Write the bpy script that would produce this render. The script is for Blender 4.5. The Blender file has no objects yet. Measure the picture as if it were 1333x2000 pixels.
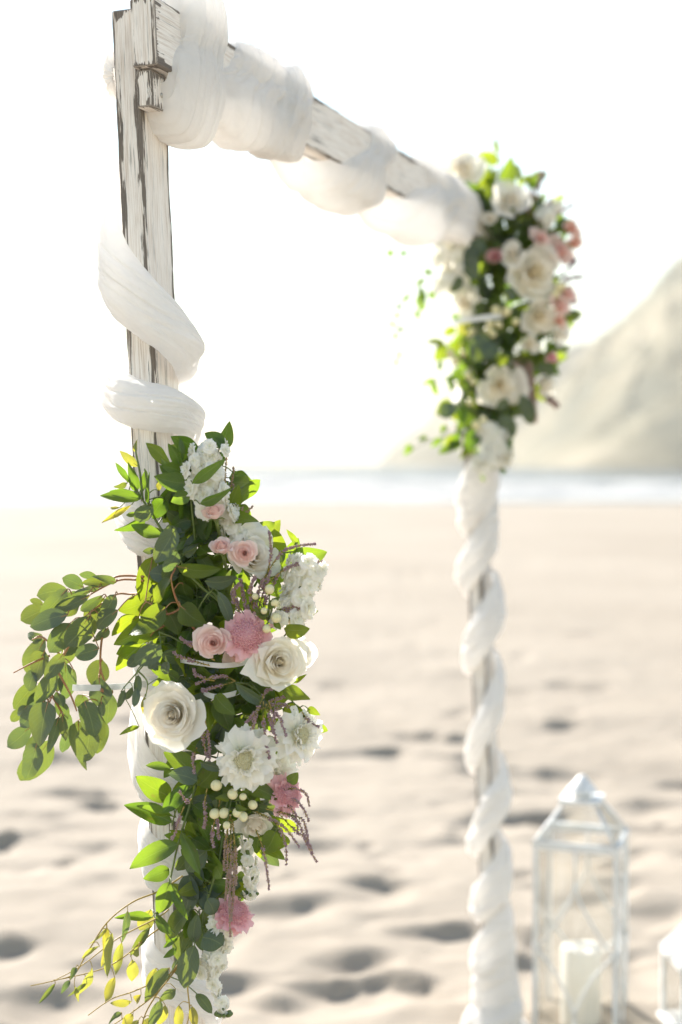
import bpy, math, random
import numpy as np
from mathutils import Vector, Matrix, noise

# ---------------------------------------------------------------- camera
F = 2777.78                      # 50 mm lens, in pixels of the 1333 x 2000 frame
CAM = Vector((0, 0, 1.59))
PITCH = math.atan(95 / F)
FWD = Vector((0, math.cos(PITCH), -math.sin(PITCH)))
UP = Vector((0, math.sin(PITCH), math.cos(PITCH)))
sc = bpy.context.scene
col = sc.collection
cd = bpy.data.cameras.new('camera')
cam = bpy.data.objects.new('camera', cd)
col.objects.link(cam)
cd.sensor_fit = 'VERTICAL'; cd.sensor_height = 36; cd.lens = 50
cd.clip_start = 0.05; cd.clip_end = 20000
cam.location = CAM
cam.rotation_euler = (math.pi / 2 - PITCH, 0, 0)
cd.dof.use_dof = True
cd.dof.focus_distance = 2.10
cd.dof.aperture_fstop = 2.0
sc.camera = cam

# ---------------------------------------------------------------- sky, sun, exposure
SUN_EL, SUN_AZ = math.radians(32), math.radians(-35)      # azimuth from +Y, negative = left
tosun = Vector((math.sin(SUN_AZ) * math.cos(SUN_EL), math.cos(SUN_AZ) * math.cos(SUN_EL), math.sin(SUN_EL)))
w = bpy.data.worlds.new('World'); sc.world = w; w.use_nodes = True
nt = w.node_tree
sky = nt.nodes.new('ShaderNodeTexSky'); sky.sky_type = 'NISHITA'; sky.sun_disc = False
sky.sun_elevation = SUN_EL; sky.sun_rotation = SUN_AZ
sky.air_density = 1.5; sky.dust_density = 0.1; sky.ozone_density = 1.0
bg = nt.nodes['Background']; bg.inputs[1].default_value = 0.050
nt.links.new(sky.outputs[0], bg.inputs[0])
sl = bpy.data.lights.new('sun', 'SUN'); sl.energy = 3.2; sl.angle = math.radians(0.6); sl.color = (1, 0.945, 0.87)
so = bpy.data.objects.new('sun', sl); col.objects.link(so)
so.rotation_euler = tosun.to_track_quat('Z', 'Y').to_euler(); so.location = (-8, 10, 8)
vs = sc.view_settings
vs.view_transform = 'Standard'; vs.look = 'None'; vs.exposure = 2.3; vs.gamma = 1.0
vs.use_curve_mapping = False
sc.cycles.use_denoising = True
sc.cycles.max_bounces = 10
sc.cycles.diffuse_bounces = 7
sc.cycles.transmission_bounces = 8
sc.cycles.transparent_max_bounces = 12
sc.cycles.volume_bounces = 0
sc.cycles.sample_clamp_indirect = 8

R = random.Random(7)

def P(x, y, Y):
    """world point seen at pixel (x, y) of the 1333 x 2000 frame, at world depth Y"""
    d = FWD + Vector(((x - 666.5) / F, 0, 0)) + UP * ((1000 - y) / F)
    return CAM + d * (Y / d.y)

def px(p):
    d = p - CAM
    f = d.dot(FWD)
    return 666.5 + d.x / f * F, 1000 - d.dot(UP) / f * F

# ---------------------------------------------------------------- materials
def mat(name):
    m = bpy.data.materials.new(name); m.use_nodes = True
    n = m.node_tree.nodes; n.clear()
    out = n.new('ShaderNodeOutputMaterial')
    return m, m.node_tree, n, m.node_tree.links, out

def ramp(n, pts):
    r = n.new('ShaderNodeValToRGB')
    el = r.color_ramp.elements
    el[0].position, el[0].color = pts[0][0], (*pts[0][1], 1)
    el[1].position, el[1].color = pts[-1][0], (*pts[-1][1], 1)
    for p, c in pts[1:-1]:
        e = el.new(p); e.color = (*c, 1)
    return r

def math_node(n, l, op, a, b=None):
    m = n.new('ShaderNodeMath'); m.operation = op
    for i, v in enumerate((a, b)):
        if v is None: continue
        if isinstance(v, (int, float)): m.inputs[i].default_value = v
        else: l.new(v, m.inputs[i])
    return m.outputs[0]

def mixrgb(n, l, fac, a, b, mode='MIX'):
    m = n.new('ShaderNodeMix'); m.data_type = 'RGBA'; m.blend_type = mode
    for i, v in ((0, fac), (6, a), (7, b)):
        if isinstance(v, (int, float)): m.inputs[i].default_value = v
        elif isinstance(v, tuple): m.inputs[i].default_value = (*v, 1)
        else: l.new(v, m.inputs[i])
    return m.outputs[2]

def leaf_mat(name, c1, c2, t1, t2, rough=0.42, tfac=0.42, vein=0.35):
    m, nt, n, l, out = mat(name)
    oi = n.new('ShaderNodeObjectInfo')
    uv = n.new('ShaderNodeUVMap')
    sep = n.new('ShaderNodeSeparateXYZ'); l.new(uv.outputs[0], sep.inputs[0])
    ax = math_node(n, l, 'ABSOLUTE', math_node(n, l, 'SUBTRACT', sep.outputs[0], 0.5))
    mid = math_node(n, l, 'LESS_THAN', ax, 0.022)
    sv = math_node(n, l, 'SUBTRACT', math_node(n, l, 'MULTIPLY', sep.outputs[1], 8.0), math_node(n, l, 'MULTIPLY', ax, 6.0))
    fr = math_node(n, l, 'FRACT', sv)
    side = math_node(n, l, 'MULTIPLY', math_node(n, l, 'LESS_THAN', fr, 0.10), 0.45)
    v = math_node(n, l, 'MULTIPLY', math_node(n, l, 'MAXIMUM', mid, side), vein)
    nz = n.new('ShaderNodeTexNoise'); nz.inputs['Scale'].default_value = 7; nz.inputs['Detail'].default_value = 6
    mp = n.new('ShaderNodeVectorMath'); mp.operation = 'ADD'
    l.new(uv.outputs[0], mp.inputs[0]); l.new(oi.outputs['Location'], mp.inputs[1])
    l.new(mp.outputs[0], nz.inputs['Vector'])
    rnd = math_node(n, l, 'ADD', math_node(n, l, 'MULTIPLY', oi.outputs['Random'], 0.75), math_node(n, l, 'MULTIPLY', math_node(n, l, 'SUBTRACT', nz.outputs[0], 0.35), 0.7))
    base = mixrgb(n, l, rnd, c1, c2)
    base = mixrgb(n, l, v, base, (0.32, 0.38, 0.16))
    bz = n.new('ShaderNodeTexNoise'); bz.inputs['Scale'].default_value = 2.6; bz.inputs['Detail'].default_value = 3; l.new(mp.outputs[0], bz.inputs['Vector'])
    br = ramp(n, [(0.66, (0, 0, 0)), (0.76, (1, 1, 1))]); l.new(bz.outputs[0], br.inputs[0])
    blem = math_node(n, l, 'MULTIPLY', br.outputs[0], 0.5)
    base = mixrgb(n, l, blem, base, (0.15, 0.12, 0.05))
    tr = mixrgb(n, l, rnd, t1, t2)
    tr = mixrgb(n, l, blem, tr, (0.36, 0.26, 0.05))
    tr = mixrgb(n, l, v, tr, tuple(x * 0.75 for x in t1))
    pb = n.new('ShaderNodeBsdfPrincipled'); l.new(base, pb.inputs['Base Color'])
    pb.inputs['Roughness'].default_value = rough
    pb.inputs['Specular IOR Level'].default_value = 0.4
    bmp = n.new('ShaderNodeBump'); bmp.inputs['Strength'].default_value = 0.25; bmp.inputs['Distance'].default_value = 0.002
    hh = math_node(n, l, 'SUBTRACT', nz.outputs[0], v)
    l.new(hh, bmp.inputs['Height']); l.new(bmp.outputs[0], pb.inputs['Normal'])
    tb = n.new('ShaderNodeBsdfTranslucent'); l.new(tr, tb.inputs[0])
    mx = n.new('ShaderNodeMixShader'); mx.inputs[0].default_value = tfac
    l.new(pb.outputs[0], mx.inputs[1]); l.new(tb.outputs[0], mx.inputs[2]); l.new(mx.outputs[0], out.inputs[0])
    return m

def petal_mat(name, tip, base, trans, tfac=0.35, rough=0.55):
    m, nt, n, l, out = mat(name)
    uv = n.new('ShaderNodeUVMap'); sep = n.new('ShaderNodeSeparateXYZ'); l.new(uv.outputs[0], sep.inputs[0])
    nz = n.new('ShaderNodeTexNoise'); nz.inputs['Scale'].default_value = 4; nz.inputs['Detail'].default_value = 4
    mpn = n.new('ShaderNodeMapping'); mpn.inputs['Scale'].default_value = (9, 1.2, 1)
    oi = n.new('ShaderNodeObjectInfo')
    ad = n.new('ShaderNodeVectorMath'); ad.operation = 'ADD'; l.new(uv.outputs[0], ad.inputs[0]); l.new(oi.outputs['Location'], ad.inputs[1])
    l.new(ad.outputs[0], mpn.inputs[0]); l.new(mpn.outputs[0], nz.inputs['Vector'])
    f = math_node(n, l, 'ADD', sep.outputs[1], math_node(n, l, 'MULTIPLY', math_node(n, l, 'SUBTRACT', nz.outputs[0], 0.5), 0.25))
    r = ramp(n, [(0.25, base), (0.85, tip)]); l.new(f, r.inputs[0])
    pb = n.new('ShaderNodeBsdfPrincipled'); l.new(r.outputs[0], pb.inputs['Base Color']); pb.inputs['Roughness'].default_value = rough
    pb.inputs['Specular IOR Level'].default_value = 0.25
    bmp = n.new('ShaderNodeBump'); bmp.inputs['Strength'].default_value = 0.15; bmp.inputs['Distance'].default_value = 0.002
    l.new(nz.outputs[0], bmp.inputs['Height']); l.new(bmp.outputs[0], pb.inputs['Normal'])
    tb = n.new('ShaderNodeBsdfTranslucent'); tb.inputs[0].default_value = (*trans, 1)
    mx = n.new('ShaderNodeMixShader'); mx.inputs[0].default_value = tfac
    l.new(pb.outputs[0], mx.inputs[1]); l.new(tb.outputs[0], mx.inputs[2]); l.new(mx.outputs[0], out.inputs[0])
    return m

def plain_mat(name, c, rough=0.5, c2=None, scale=30, tfac=0, metal=0, spec=0.4, bump=0.0):
    m, nt, n, l, out = mat(name)
    pb = n.new('ShaderNodeBsdfPrincipled'); pb.inputs['Roughness'].default_value = rough
    pb.inputs['Metallic'].default_value = metal; pb.inputs['Specular IOR Level'].default_value = spec
    tc = n.new('ShaderNodeTexCoord')
    nz = n.new('ShaderNodeTexNoise'); nz.inputs['Scale'].default_value = scale; nz.inputs['Detail'].default_value = 5
    l.new(tc.outputs['Object'], nz.inputs['Vector'])
    r = ramp(n, [(0.3, c), (0.7, c2 or tuple(x * 0.8 for x in c))]); l.new(nz.outputs[0], r.inputs[0])
    l.new(r.outputs[0], pb.inputs['Base Color'])
    if bump:
        b = n.new('ShaderNodeBump'); b.inputs['Strength'].default_value = bump; b.inputs['Distance'].default_value = 0.003
        l.new(nz.outputs[0], b.inputs['Height']); l.new(b.outputs[0], pb.inputs['Normal'])
    if tfac:
        tb = n.new('ShaderNodeBsdfTranslucent'); l.new(r.outputs[0], tb.inputs[0])
        mx = n.new('ShaderNodeMixShader'); mx.inputs[0].default_value = tfac
        l.new(pb.outputs[0], mx.inputs[1]); l.new(tb.outputs[0], mx.inputs[2]); l.new(mx.outputs[0], out.inputs[0])
    else:
        l.new(pb.outputs[0], out.inputs[0])
    return m

def fabric_mat():
    m, nt, n, l, out = mat('white_gauze')
    uv = n.new('ShaderNodeUVMap')
    mp = n.new('ShaderNodeMapping'); mp.inputs['Scale'].default_value = (3.0, 16.0, 1); l.new(uv.outputs[0], mp.inputs[0])
    nz = n.new('ShaderNodeTexNoise'); nz.inputs['Scale'].default_value = 1.0; nz.inputs['Detail'].default_value = 7; nz.inputs['Roughness'].default_value = 0.6
    nz.inputs['Distortion'].default_value = 0.6
    l.new(mp.outputs[0], nz.inputs['Vector'])
    tc = n.new('ShaderNodeTexCoord')
    nz2 = n.new('ShaderNodeTexNoise'); nz2.inputs['Scale'].default_value = 900; nz2.inputs['Detail'].default_value = 2
    l.new(tc.outputs['Object'], nz2.inputs['Vector'])
    hh = math_node(n, l, 'ADD', nz.outputs[0], math_node(n, l, 'MULTIPLY', nz2.outputs[0], 0.12))
    b = n.new('ShaderNodeBump'); b.inputs['Strength'].default_value = 0.22; b.inputs['Distance'].default_value = 0.004
    l.new(hh, b.inputs['Height'])
    r = ramp(n, [(0.2, (0.83, 0.82, 0.81)), (0.8, (0.88, 0.87, 0.86))]); l.new(nz.outputs[0], r.inputs[0])
    pb = n.new('ShaderNodeBsdfPrincipled'); pb.inputs['Roughness'].default_value = 0.9; pb.inputs['Specular IOR Level'].default_value = 0.1
    pb.inputs['Sheen Weight'].default_value = 0.3
    l.new(r.outputs[0], pb.inputs['Base Color']); l.new(b.outputs[0], pb.inputs['Normal'])
    tb = n.new('ShaderNodeBsdfTranslucent'); tb.inputs[0].default_value = (0.92, 0.90, 0.87, 1); l.new(b.outputs[0], tb.inputs['Normal'])
    mx = n.new('ShaderNodeMixShader'); mx.inputs[0].default_value = 0.52
    l.new(pb.outputs[0], mx.inputs[1]); l.new(tb.outputs[0], mx.inputs[2])
    tp = n.new('ShaderNodeBsdfTransparent'); mx2 = n.new('ShaderNodeMixShader')
    thin = ramp(n, [(0.3, (0.03, 0.03, 0.03)), (0.55, (0.0, 0.0, 0.0))]); l.new(nz.outputs[0], thin.inputs[0]); l.new(thin.outputs[0], mx2.inputs[0])
    l.new(mx.outputs[0], mx2.inputs[1]); l.new(tp.outputs[0], mx2.inputs[2]); l.new(mx2.outputs[0], out.inputs[0])
    return m

def wood_mat():
    m, nt, n, l, out = mat('distressed_white_wood')
    uv = n.new('ShaderNodeUVMap')
    at = n.new('ShaderNodeAttribute'); at.attribute_name = 'edge_distance'
    def streak(sx, sy, det, ro=0.6):
        mp = n.new('ShaderNodeMapping'); mp.inputs['Scale'].default_value = (sx, sy, 1); l.new(uv.outputs[0], mp.inputs[0])
        z = n.new('ShaderNodeTexNoise'); z.inputs['Scale'].default_value = 1; z.inputs['Detail'].default_value = det; z.inputs['Roughness'].default_value = ro
        l.new(mp.outputs[0], z.inputs['Vector']); return z.outputs[0]
    fine = streak(700, 14, 4); mid = streak(160, 6, 6); big = streak(26, 5, 4)
    # edge wear: bare wood where edge distance (m) is small compared with a ragged threshold
    ragg = math_node(n, l, 'MULTIPLY', math_node(n, l, 'SUBTRACT', math_node(n, l, 'ADD', mid, math_node(n, l, 'MULTIPLY', big, 0.9)), 0.865), 0.050)
    wear = math_node(n, l, 'MULTIPLY', math_node(n, l, 'SUBTRACT', ragg, at.outputs['Fac']), 700.0)
    wear = math_node(n, l, 'MINIMUM', math_node(n, l, 'MAXIMUM', wear, 0.0), 1.0)
    # streaks of bare grain inside the faces
    st = math_node(n, l, 'ADD', math_node(n, l, 'MULTIPLY', mid, 0.6), math_node(n, l, 'MULTIPLY', fine, 0.5))
    st = math_node(n, l, 'ADD', st, math_node(n, l, 'MULTIPLY', big, 0.25))
    sr = ramp(n, [(0.725, (0, 0, 0)), (0.80, (1, 1, 1))]); l.new(st, sr.inputs[0])
    gr = ramp(n, [(0.36, (0.52, 0.43, 0.35)), (0.52, (0.82, 0.77, 0.71)), (0.72, (0.88, 0.86, 0.83))]); l.new(math_node(n, l, 'ADD', math_node(n, l, 'MULTIPLY', fine, 0.55), math_node(n, l, 'MULTIPLY', mid, 0.45)), gr.inputs[0])
    bare = ramp(n, [(0.3, (0.042, 0.038, 0.036)), (0.7, (0.20, 0.16, 0.125))]); l.new(fine, bare.inputs[0])
    mask = math_node(n, l, 'MAXIMUM', math_node(n, l, 'MULTIPLY', wear, 0.93), math_node(n, l, 'MULTIPLY', sr.outputs[0], 0.6))
    c = mixrgb(n, l, mask, gr.outputs[0], bare.outputs[0])
    pb = n.new('ShaderNodeBsdfPrincipled'); pb.inputs['Roughness'].default_value = 0.75; pb.inputs['Specular IOR Level'].default_value = 0.2
    l.new(c, pb.inputs['Base Color'])
    b = n.new('ShaderNodeBump'); b.inputs['Strength'].default_value = 0.5; b.inputs['Distance'].default_value = 0.0012
    l.new(math_node(n, l, 'SUBTRACT', math_node(n, l, 'MULTIPLY', fine, 0.6), mask), b.inputs['Height']); l.new(b.outputs[0], pb.inputs['Normal'])
    l.new(pb.outputs[0], out.inputs[0])
    return m

def sand_mat():
    m, nt, n, l, out = mat('dry_beach_sand')
    tc = n.new('ShaderNodeTexCoord')
    def nzz(s, d):
        z = n.new('ShaderNodeTexNoise'); z.inputs['Scale'].default_value = s; z.inputs['Detail'].default_value = d
        l.new(tc.outputs['Object'], z.inputs['Vector']); return z.outputs[0]
    a, bb, c = nzz(0.25, 5), nzz(5, 6), nzz(420, 3)
    f = math_node(n, l, 'ADD', math_node(n, l, 'MULTIPLY', a, 0.5), math_node(n, l, 'ADD', math_node(n, l, 'MULTIPLY', bb, 0.25), math_node(n, l, 'MULTIPLY', c, 0.25)))
    r = ramp(n, [(0.3, (0.258, 0.218, 0.172)), (0.7, (0.36, 0.311, 0.253))]); l.new(f, r.inputs[0])
    pb = n.new('ShaderNodeBsdfPrincipled'); pb.inputs['Roughness'].default_value = 0.9; pb.inputs['Specular IOR Level'].default_value = 0.15
    l.new(r.outputs[0], pb.inputs['Base Color'])
    b = n.new('ShaderNodeBump'); b.inputs['Strength'].default_value = 0.5; b.inputs['Distance'].default_value = 0.02
    l.new(math_node(n, l, 'ADD', bb, math_node(n, l, 'MULTIPLY', c, 0.15)), b.inputs['Height']); l.new(b.outputs[0], pb.inputs['Normal'])
    l.new(pb.outputs[0], out.inputs[0])
    return m

def sea_mat():
    m, nt, n, l, out = mat('sea_water')
    tc = n.new('ShaderNodeTexCoord')
    mp = n.new('ShaderNodeMapping'); mp.inputs['Scale'].default_value = (0.25, 1.2, 1); l.new(tc.outputs['Object'], mp.inputs[0])
    z = n.new('ShaderNodeTexNoise'); z.inputs['Scale'].default_value = 1; z.inputs['Detail'].default_value = 8
    l.new(mp.outputs[0], z.inputs['Vector'])
    at = n.new('ShaderNodeAttribute'); at.attribute_name = 'foam'
    fm = ramp(n, [(0.55, (0, 0, 0)), (0.75, (1, 1, 1))])
    l.new(math_node(n, l, 'ADD', math_node(n, l, 'MULTIPLY', at.outputs['Fac'], 0.75), math_node(n, l, 'MULTIPLY', z.outputs[0], 0.5)), fm.inputs[0])
    c = mixrgb(n, l, fm.outputs[0], (0.12, 0.13, 0.125), (0.48, 0.47, 0.45))
    rr = math_node(n, l, 'ADD', math_node(n, l, 'MULTIPLY', fm.outputs[0], 0.65), 0.18)
    pb = n.new('ShaderNodeBsdfPrincipled'); l.new(c, pb.inputs['Base Color']); l.new(rr, pb.inputs['Roughness']); pb.inputs['IOR'].default_value = 1.33
    b = n.new('ShaderNodeBump'); b.inputs['Strength'].default_value = 1.0; b.inputs['Distance'].default_value = 1.2
    l.new(z.outputs[0], b.inputs['Height']); l.new(b.outputs[0], pb.inputs['Normal'])
    l.new(pb.outputs[0], out.inputs[0])
    return m

def glass_mat():
    m, nt, n, l, out = mat('clear_glass')
    tr = n.new('ShaderNodeBsdfTransparent'); tr.inputs[0].default_value = (0.98, 0.985, 0.98, 1)
    gl = n.new('ShaderNodeBsdfGlossy'); gl.inputs['Roughness'].default_value = 0.04
    tc = n.new('ShaderNodeTexCoord'); z = n.new('ShaderNodeTexNoise'); z.inputs['Scale'].default_value = 14; l.new(tc.outputs['Object'], z.inputs['Vector'])
    b = n.new('ShaderNodeBump'); b.inputs['Strength'].default_value = 0.05; b.inputs['Distance'].default_value = 0.002
    l.new(z.outputs[0], b.inputs['Height']); l.new(b.outputs[0], gl.inputs['Normal'])
    fr = n.new('ShaderNodeLayerWeight'); fr.inputs[0].default_value = 0.5; fr5 = math_node(n, l, 'POWER', fr.outputs['Facing'], 4.0)
    mx = n.new('ShaderNodeMixShader')
    l.new(math_node(n, l, 'ADD', math_node(n, l, 'MULTIPLY', fr5, 0.9), 0.05), mx.inputs[0]); l.new(tr.outputs[0], mx.inputs[1]); l.new(gl.outputs[0], mx.inputs[2]); l.new(mx.outputs[0], out.inputs[0])
    return m

def hill_mat():
    m, nt, n, l, out = mat('forested_hill')
    tc = n.new('ShaderNodeTexCoord')
    z = n.new('ShaderNodeTexNoise'); z.inputs['Scale'].default_value = 0.03; z.inputs['Detail'].default_value = 8; l.new(tc.outputs['Object'], z.inputs['Vector'])
    r = ramp(n, [(0.38, (0.07, 0.068, 0.03)), (0.52, (0.14, 0.12, 0.06)), (0.68, (0.25, 0.21, 0.13))]); l.new(z.outputs[0], r.inputs[0])
    pb = n.new('ShaderNodeBsdfPrincipled'); pb.inputs['Roughness'].default_value = 0.9; l.new(r.outputs[0], pb.inputs['Base Color'])
    l.new(pb.outputs[0], out.inputs[0]); return m

M = dict(
    wood=wood_mat(), fabric=fabric_mat(), sand=sand_mat(), sea=sea_mat(), glass=glass_mat(), hill=hill_mat(),
    euc=leaf_mat('eucalyptus_leaf', (0.045, 0.070, 0.056), (0.085, 0.115, 0.100), (0.36, 0.42, 0.03), (0.20, 0.31, 0.05), 0.5, 0.27),
    rus=leaf_mat('ruscus_leaf', (0.026, 0.056, 0.016), (0.055, 0.095, 0.032), (0.20, 0.36, 0.018), (0.32, 0.47, 0.03), 0.33, 0.42),
    sal=leaf_mat('salal_leaf', (0.028, 0.054, 0.014), (0.056, 0.090, 0.024), (0.46, 0.54, 0.024), (0.28, 0.44, 0.022), 0.38, 0.44),
    wil=leaf_mat('willow_eucalyptus_leaf', (0.11, 0.14, 0.07), (0.17, 0.20, 0.12), (0.62, 0.52, 0.04), (0.46, 0.50, 0.06), 0.5),
    white=petal_mat('white_rose_petal', (0.92, 0.90, 0.86), (0.91, 0.84, 0.70), (0.95, 0.90, 0.79), 0.48),
    cream=petal_mat('cream_petal', (0.92, 0.89, 0.83), (0.91, 0.82, 0.62), (0.94, 0.88, 0.72), 0.48),
    pink=petal_mat('blush_rose_petal', (0.92, 0.77, 0.72), (0.91, 0.60, 0.52), (0.92, 0.67, 0.60), 0.45),
    peach=petal_mat('peach_rose_petal', (0.88, 0.66, 0.56), (0.86, 0.50, 0.38), (0.88, 0.56, 0.44), 0.38),
    snow=petal_mat('white_stock_petal', (0.92, 0.91, 0.87), (0.78, 0.80, 0.58), (0.94, 0.91, 0.82), 0.48),
    rosepink=petal_mat('pink_scabious_petal', (0.86, 0.56, 0.58), (0.74, 0.34, 0.40), (0.86, 0.48, 0.52), 0.38),
    pinc=plain_mat('cream_pincushion', (0.82, 0.77, 0.50), 0.6, (0.88, 0.85, 0.70), 400, 0.25),
    pincp=plain_mat('pink_pincushion', (0.74, 0.34, 0.40), 0.6, (0.88, 0.62, 0.64), 500, 0.3),
    stem_red=plain_mat('reddish_twig', (0.33, 0.13, 0.07), 0.55, (0.42, 0.24, 0.10), 60),
    stem_green=plain_mat('green_stem', (0.11, 0.16, 0.04), 0.5, (0.20, 0.25, 0.08), 60, 0.2),
    stem_gold=plain_mat('golden_twig', (0.40, 0.27, 0.07), 0.5, (0.48, 0.36, 0.10), 60, 0.25),
    heather=plain_mat('heather_bell', (0.38, 0.22, 0.25), 0.65, (0.56, 0.42, 0.45), 260, 0.35),
    heathb=plain_mat('faded_heather_bell', (0.42, 0.27, 0.20), 0.65, (0.56, 0.42, 0.38), 260, 0.35),
    needle=plain_mat('heather_needle', (0.10, 0.14, 0.03), 0.6, (0.20, 0.22, 0.05), 200, 0.35),
    berry=plain_mat('cream_berry', (0.74, 0.68, 0.36), 0.3, (0.80, 0.74, 0.48), 50, 0.12),
    tie=plain_mat('white_nylon', (0.78, 0.78, 0.76), 0.35, (0.82, 0.82, 0.80), 80, 0.3),
    metal=plain_mat('white_painted_metal', (0.80, 0.80, 0.79), 0.4, (0.66, 0.65, 0.63), 35, 0, 0, 0.5),
    wax=plain_mat('ivory_wax', (0.86, 0.82, 0.74), 0.5, (0.88, 0.85, 0.79), 10, 0.3),
    screw=plain_mat('zinc_screw', (0.45, 0.42, 0.36), 0.35, (0.5, 0.48, 0.44), 300, 0, 0.9),
    plank=plain_mat('bare_tan_wood', (0.40, 0.27, 0.16), 0.7, (0.48, 0.34, 0.21), 25, 0, 0, 0.2, 0.3),
)

# ---------------------------------------------------------------- object helpers
def link(name, me, parent=None, m=None):
    o = bpy.data.objects.new(name, me); col.objects.link(o)
    if m is not None and me is not None and not me.materials: me.materials.append(m)
    if parent is not None: o.parent = parent
    return o

def mesh(name, v, f, uv=None, smooth=True):
    me = bpy.data.meshes.new(name)
    me.from_pydata([tuple(p) for p in v], [], f)
    if smooth: me.polygons.foreach_set('use_smooth', [True] * len(f))
    if uv is not None:
        ul = me.uv_layers.new(name='UVMap')
        idx = np.zeros(len(me.loops), dtype=np.int32); me.loops.foreach_get('vertex_index', idx)
        ul.data.foreach_set('uv', np.asarray(uv, dtype=np.float32)[idx].ravel())
    me.update()
    return me

def thing(name, loc, label, cat, group=None):
    o = link(name, None); o.location = loc; o.empty_display_size = 0.05
    return tag(o, label, cat, group)

def tag(o, label, cat, group=None):
    o['label'] = label; o['category'] = cat
    if group: o['group'] = group
    return o

def part(name, v, f, m, root, uv=None, smooth=True, kind=None):
    """world-space vertices -> a mesh part parented to a translated root"""
    L = root.location
    o = link(name, mesh(name, [Vector(p) - L for p in v], f, uv, smooth), root, m)
    if kind: o['kind'] = kind
    return o

def inst(name, me, root, Mw):
    o = link(name, me, root)
    o.matrix_local = Matrix.Translation(-root.location) @ Mw
    return o

class MB:
    def __init__(s): s.v = []; s.f = []
    def add(s, v, f):
        b = len(s.v); s.v += list(v); s.f += [tuple(i + b for i in q) for q in f]
    def tube(s, pts, r0, r1=None, n=6, cap=True):
        r1 = r0 if r1 is None else r1
        pts = [Vector(p) for p in pts]; k = len(pts); b = len(s.v)
        prev = None
        for i, p in enumerate(pts):
            t = (pts[min(i + 1, k - 1)] - pts[max(i - 1, 0)]).normalized()
            if prev is None:
                a = t.cross(Vector((0.31, 0.52, 0.79))); a.normalize()
            else:
                a = (prev - t * prev.dot(t)).normalized()
            prev = a; c = t.cross(a)
            r = r0 + (r1 - r0) * i / max(k - 1, 1)
            for j in range(n):
                th = 2 * math.pi * j / n
                s.v.append(p + (a * math.cos(th) + c * math.sin(th)) * r)
        for i in range(k - 1):
            for j in range(n):
                s.f.append((b + i * n + j, b + i * n + (j + 1) % n, b + (i + 1) * n + (j + 1) % n, b + (i + 1) * n + j))
        if cap:
            s.f.append(tuple(b + j for j in reversed(range(n)))); s.f.append(tuple(b + (k - 1) * n + j for j in range(n)))
    def box(s, o, ax, ay, az):
        """box from corner o with edge vectors"""
        o, ax, ay, az = Vector(o), Vector(ax), Vector(ay), Vector(az)
        v = [o, o + ax, o + ax + ay, o + ay]; v += [p + az for p in v]
        s.add(v, [(3, 2, 1, 0), (4, 5, 6, 7), (0, 1, 5, 4), (1, 2, 6, 5), (2, 3, 7, 6), (3, 0, 4, 7)])
    def ball(s, c, r, ax=None, n=6, m=4):
        c = Vector(c); v = []; f = []
        ax = Matrix.Identity(3) if ax is None else ax
        for i in range(1, m):
            ph = math.pi * i / m
            for j in range(n):
                th = 2 * math.pi * j / n
                v.append(c + ax @ Vector((math.sin(ph) * math.cos(th), math.sin(ph) * math.sin(th), math.cos(ph))) * r)
        v.append(c + ax @ Vector((0, 0, 1)) * r); v.append(c - ax @ Vector((0, 0, 1)) * r)
        t, b = len(v) - 2, len(v) - 1
        for i in range(m - 2):
            for j in range(n): f.append((i * n + j, (i + 1) * n + j, (i + 1) * n + (j + 1) % n, i * n + (j + 1) % n))
        for j in range(n):
            f.append((t, j, (j + 1) % n)); f.append((b, (m - 2) * n + (j + 1) % n, (m - 2) * n + j))
        s.add(v, f)

def smooth_path(pts, sub=6):
    pts = [Vector(p) for p in pts]
    if len(pts) < 3 and sub > 1:
        return [pts[0].lerp(pts[-1], i / sub) for i in range(sub + 1)]
    out = []
    for i in range(len(pts) - 1):
        p0, p1, p2, p3 = pts[max(i - 1, 0)], pts[i], pts[i + 1], pts[min(i + 2, len(pts) - 1)]
        for k in range(sub):
            t = k / sub
            out.append(0.5 * ((2 * p1) + (p2 - p0) * t + (2 * p0 - 5 * p1 + 4 * p2 - p3) * t * t + (3 * p1 - p0 - 3 * p2 + p3) * t ** 3))
    out.append(pts[-1]); return out

def frame_from(n, up=Vector((0, 0, 1))):
    """matrix whose +Z is n"""
    z = Vector(n).normalized(); x = up.cross(z)
    if x.length < 1e-4: x = Vector((1, 0, 0))
    x.normalize(); y = z.cross(x)
    return Matrix((x, y, z)).transposed()

# ---------------------------------------------------------------- ground, sea, headland, haze
rs = np.random.RandomState(5)
def vnoise(x, y, scale, seed):
    r = np.random.RandomState(seed); T = r.rand(256, 256)
    x = np.asarray(x) * scale + 37.3; y = np.asarray(y) * scale + 91.7
    xi = np.floor(x).astype(int); yi = np.floor(y).astype(int); fx = x - xi; fy = y - yi
    fx = fx * fx * (3 - 2 * fx); fy = fy * fy * (3 - 2 * fy)
    g = lambda a, b: T[a % 256, b % 256]
    return (g(xi, yi) * (1 - fx) + g(xi + 1, yi) * fx) * (1 - fy) + (g(xi, yi + 1) * (1 - fx) + g(xi + 1, yi + 1) * fx) * fy - 0.5

def ground_at(x, y):
    d = 1.59 * F / (y - 905.0)
    return (x - 666.5) / F * d, d

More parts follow.
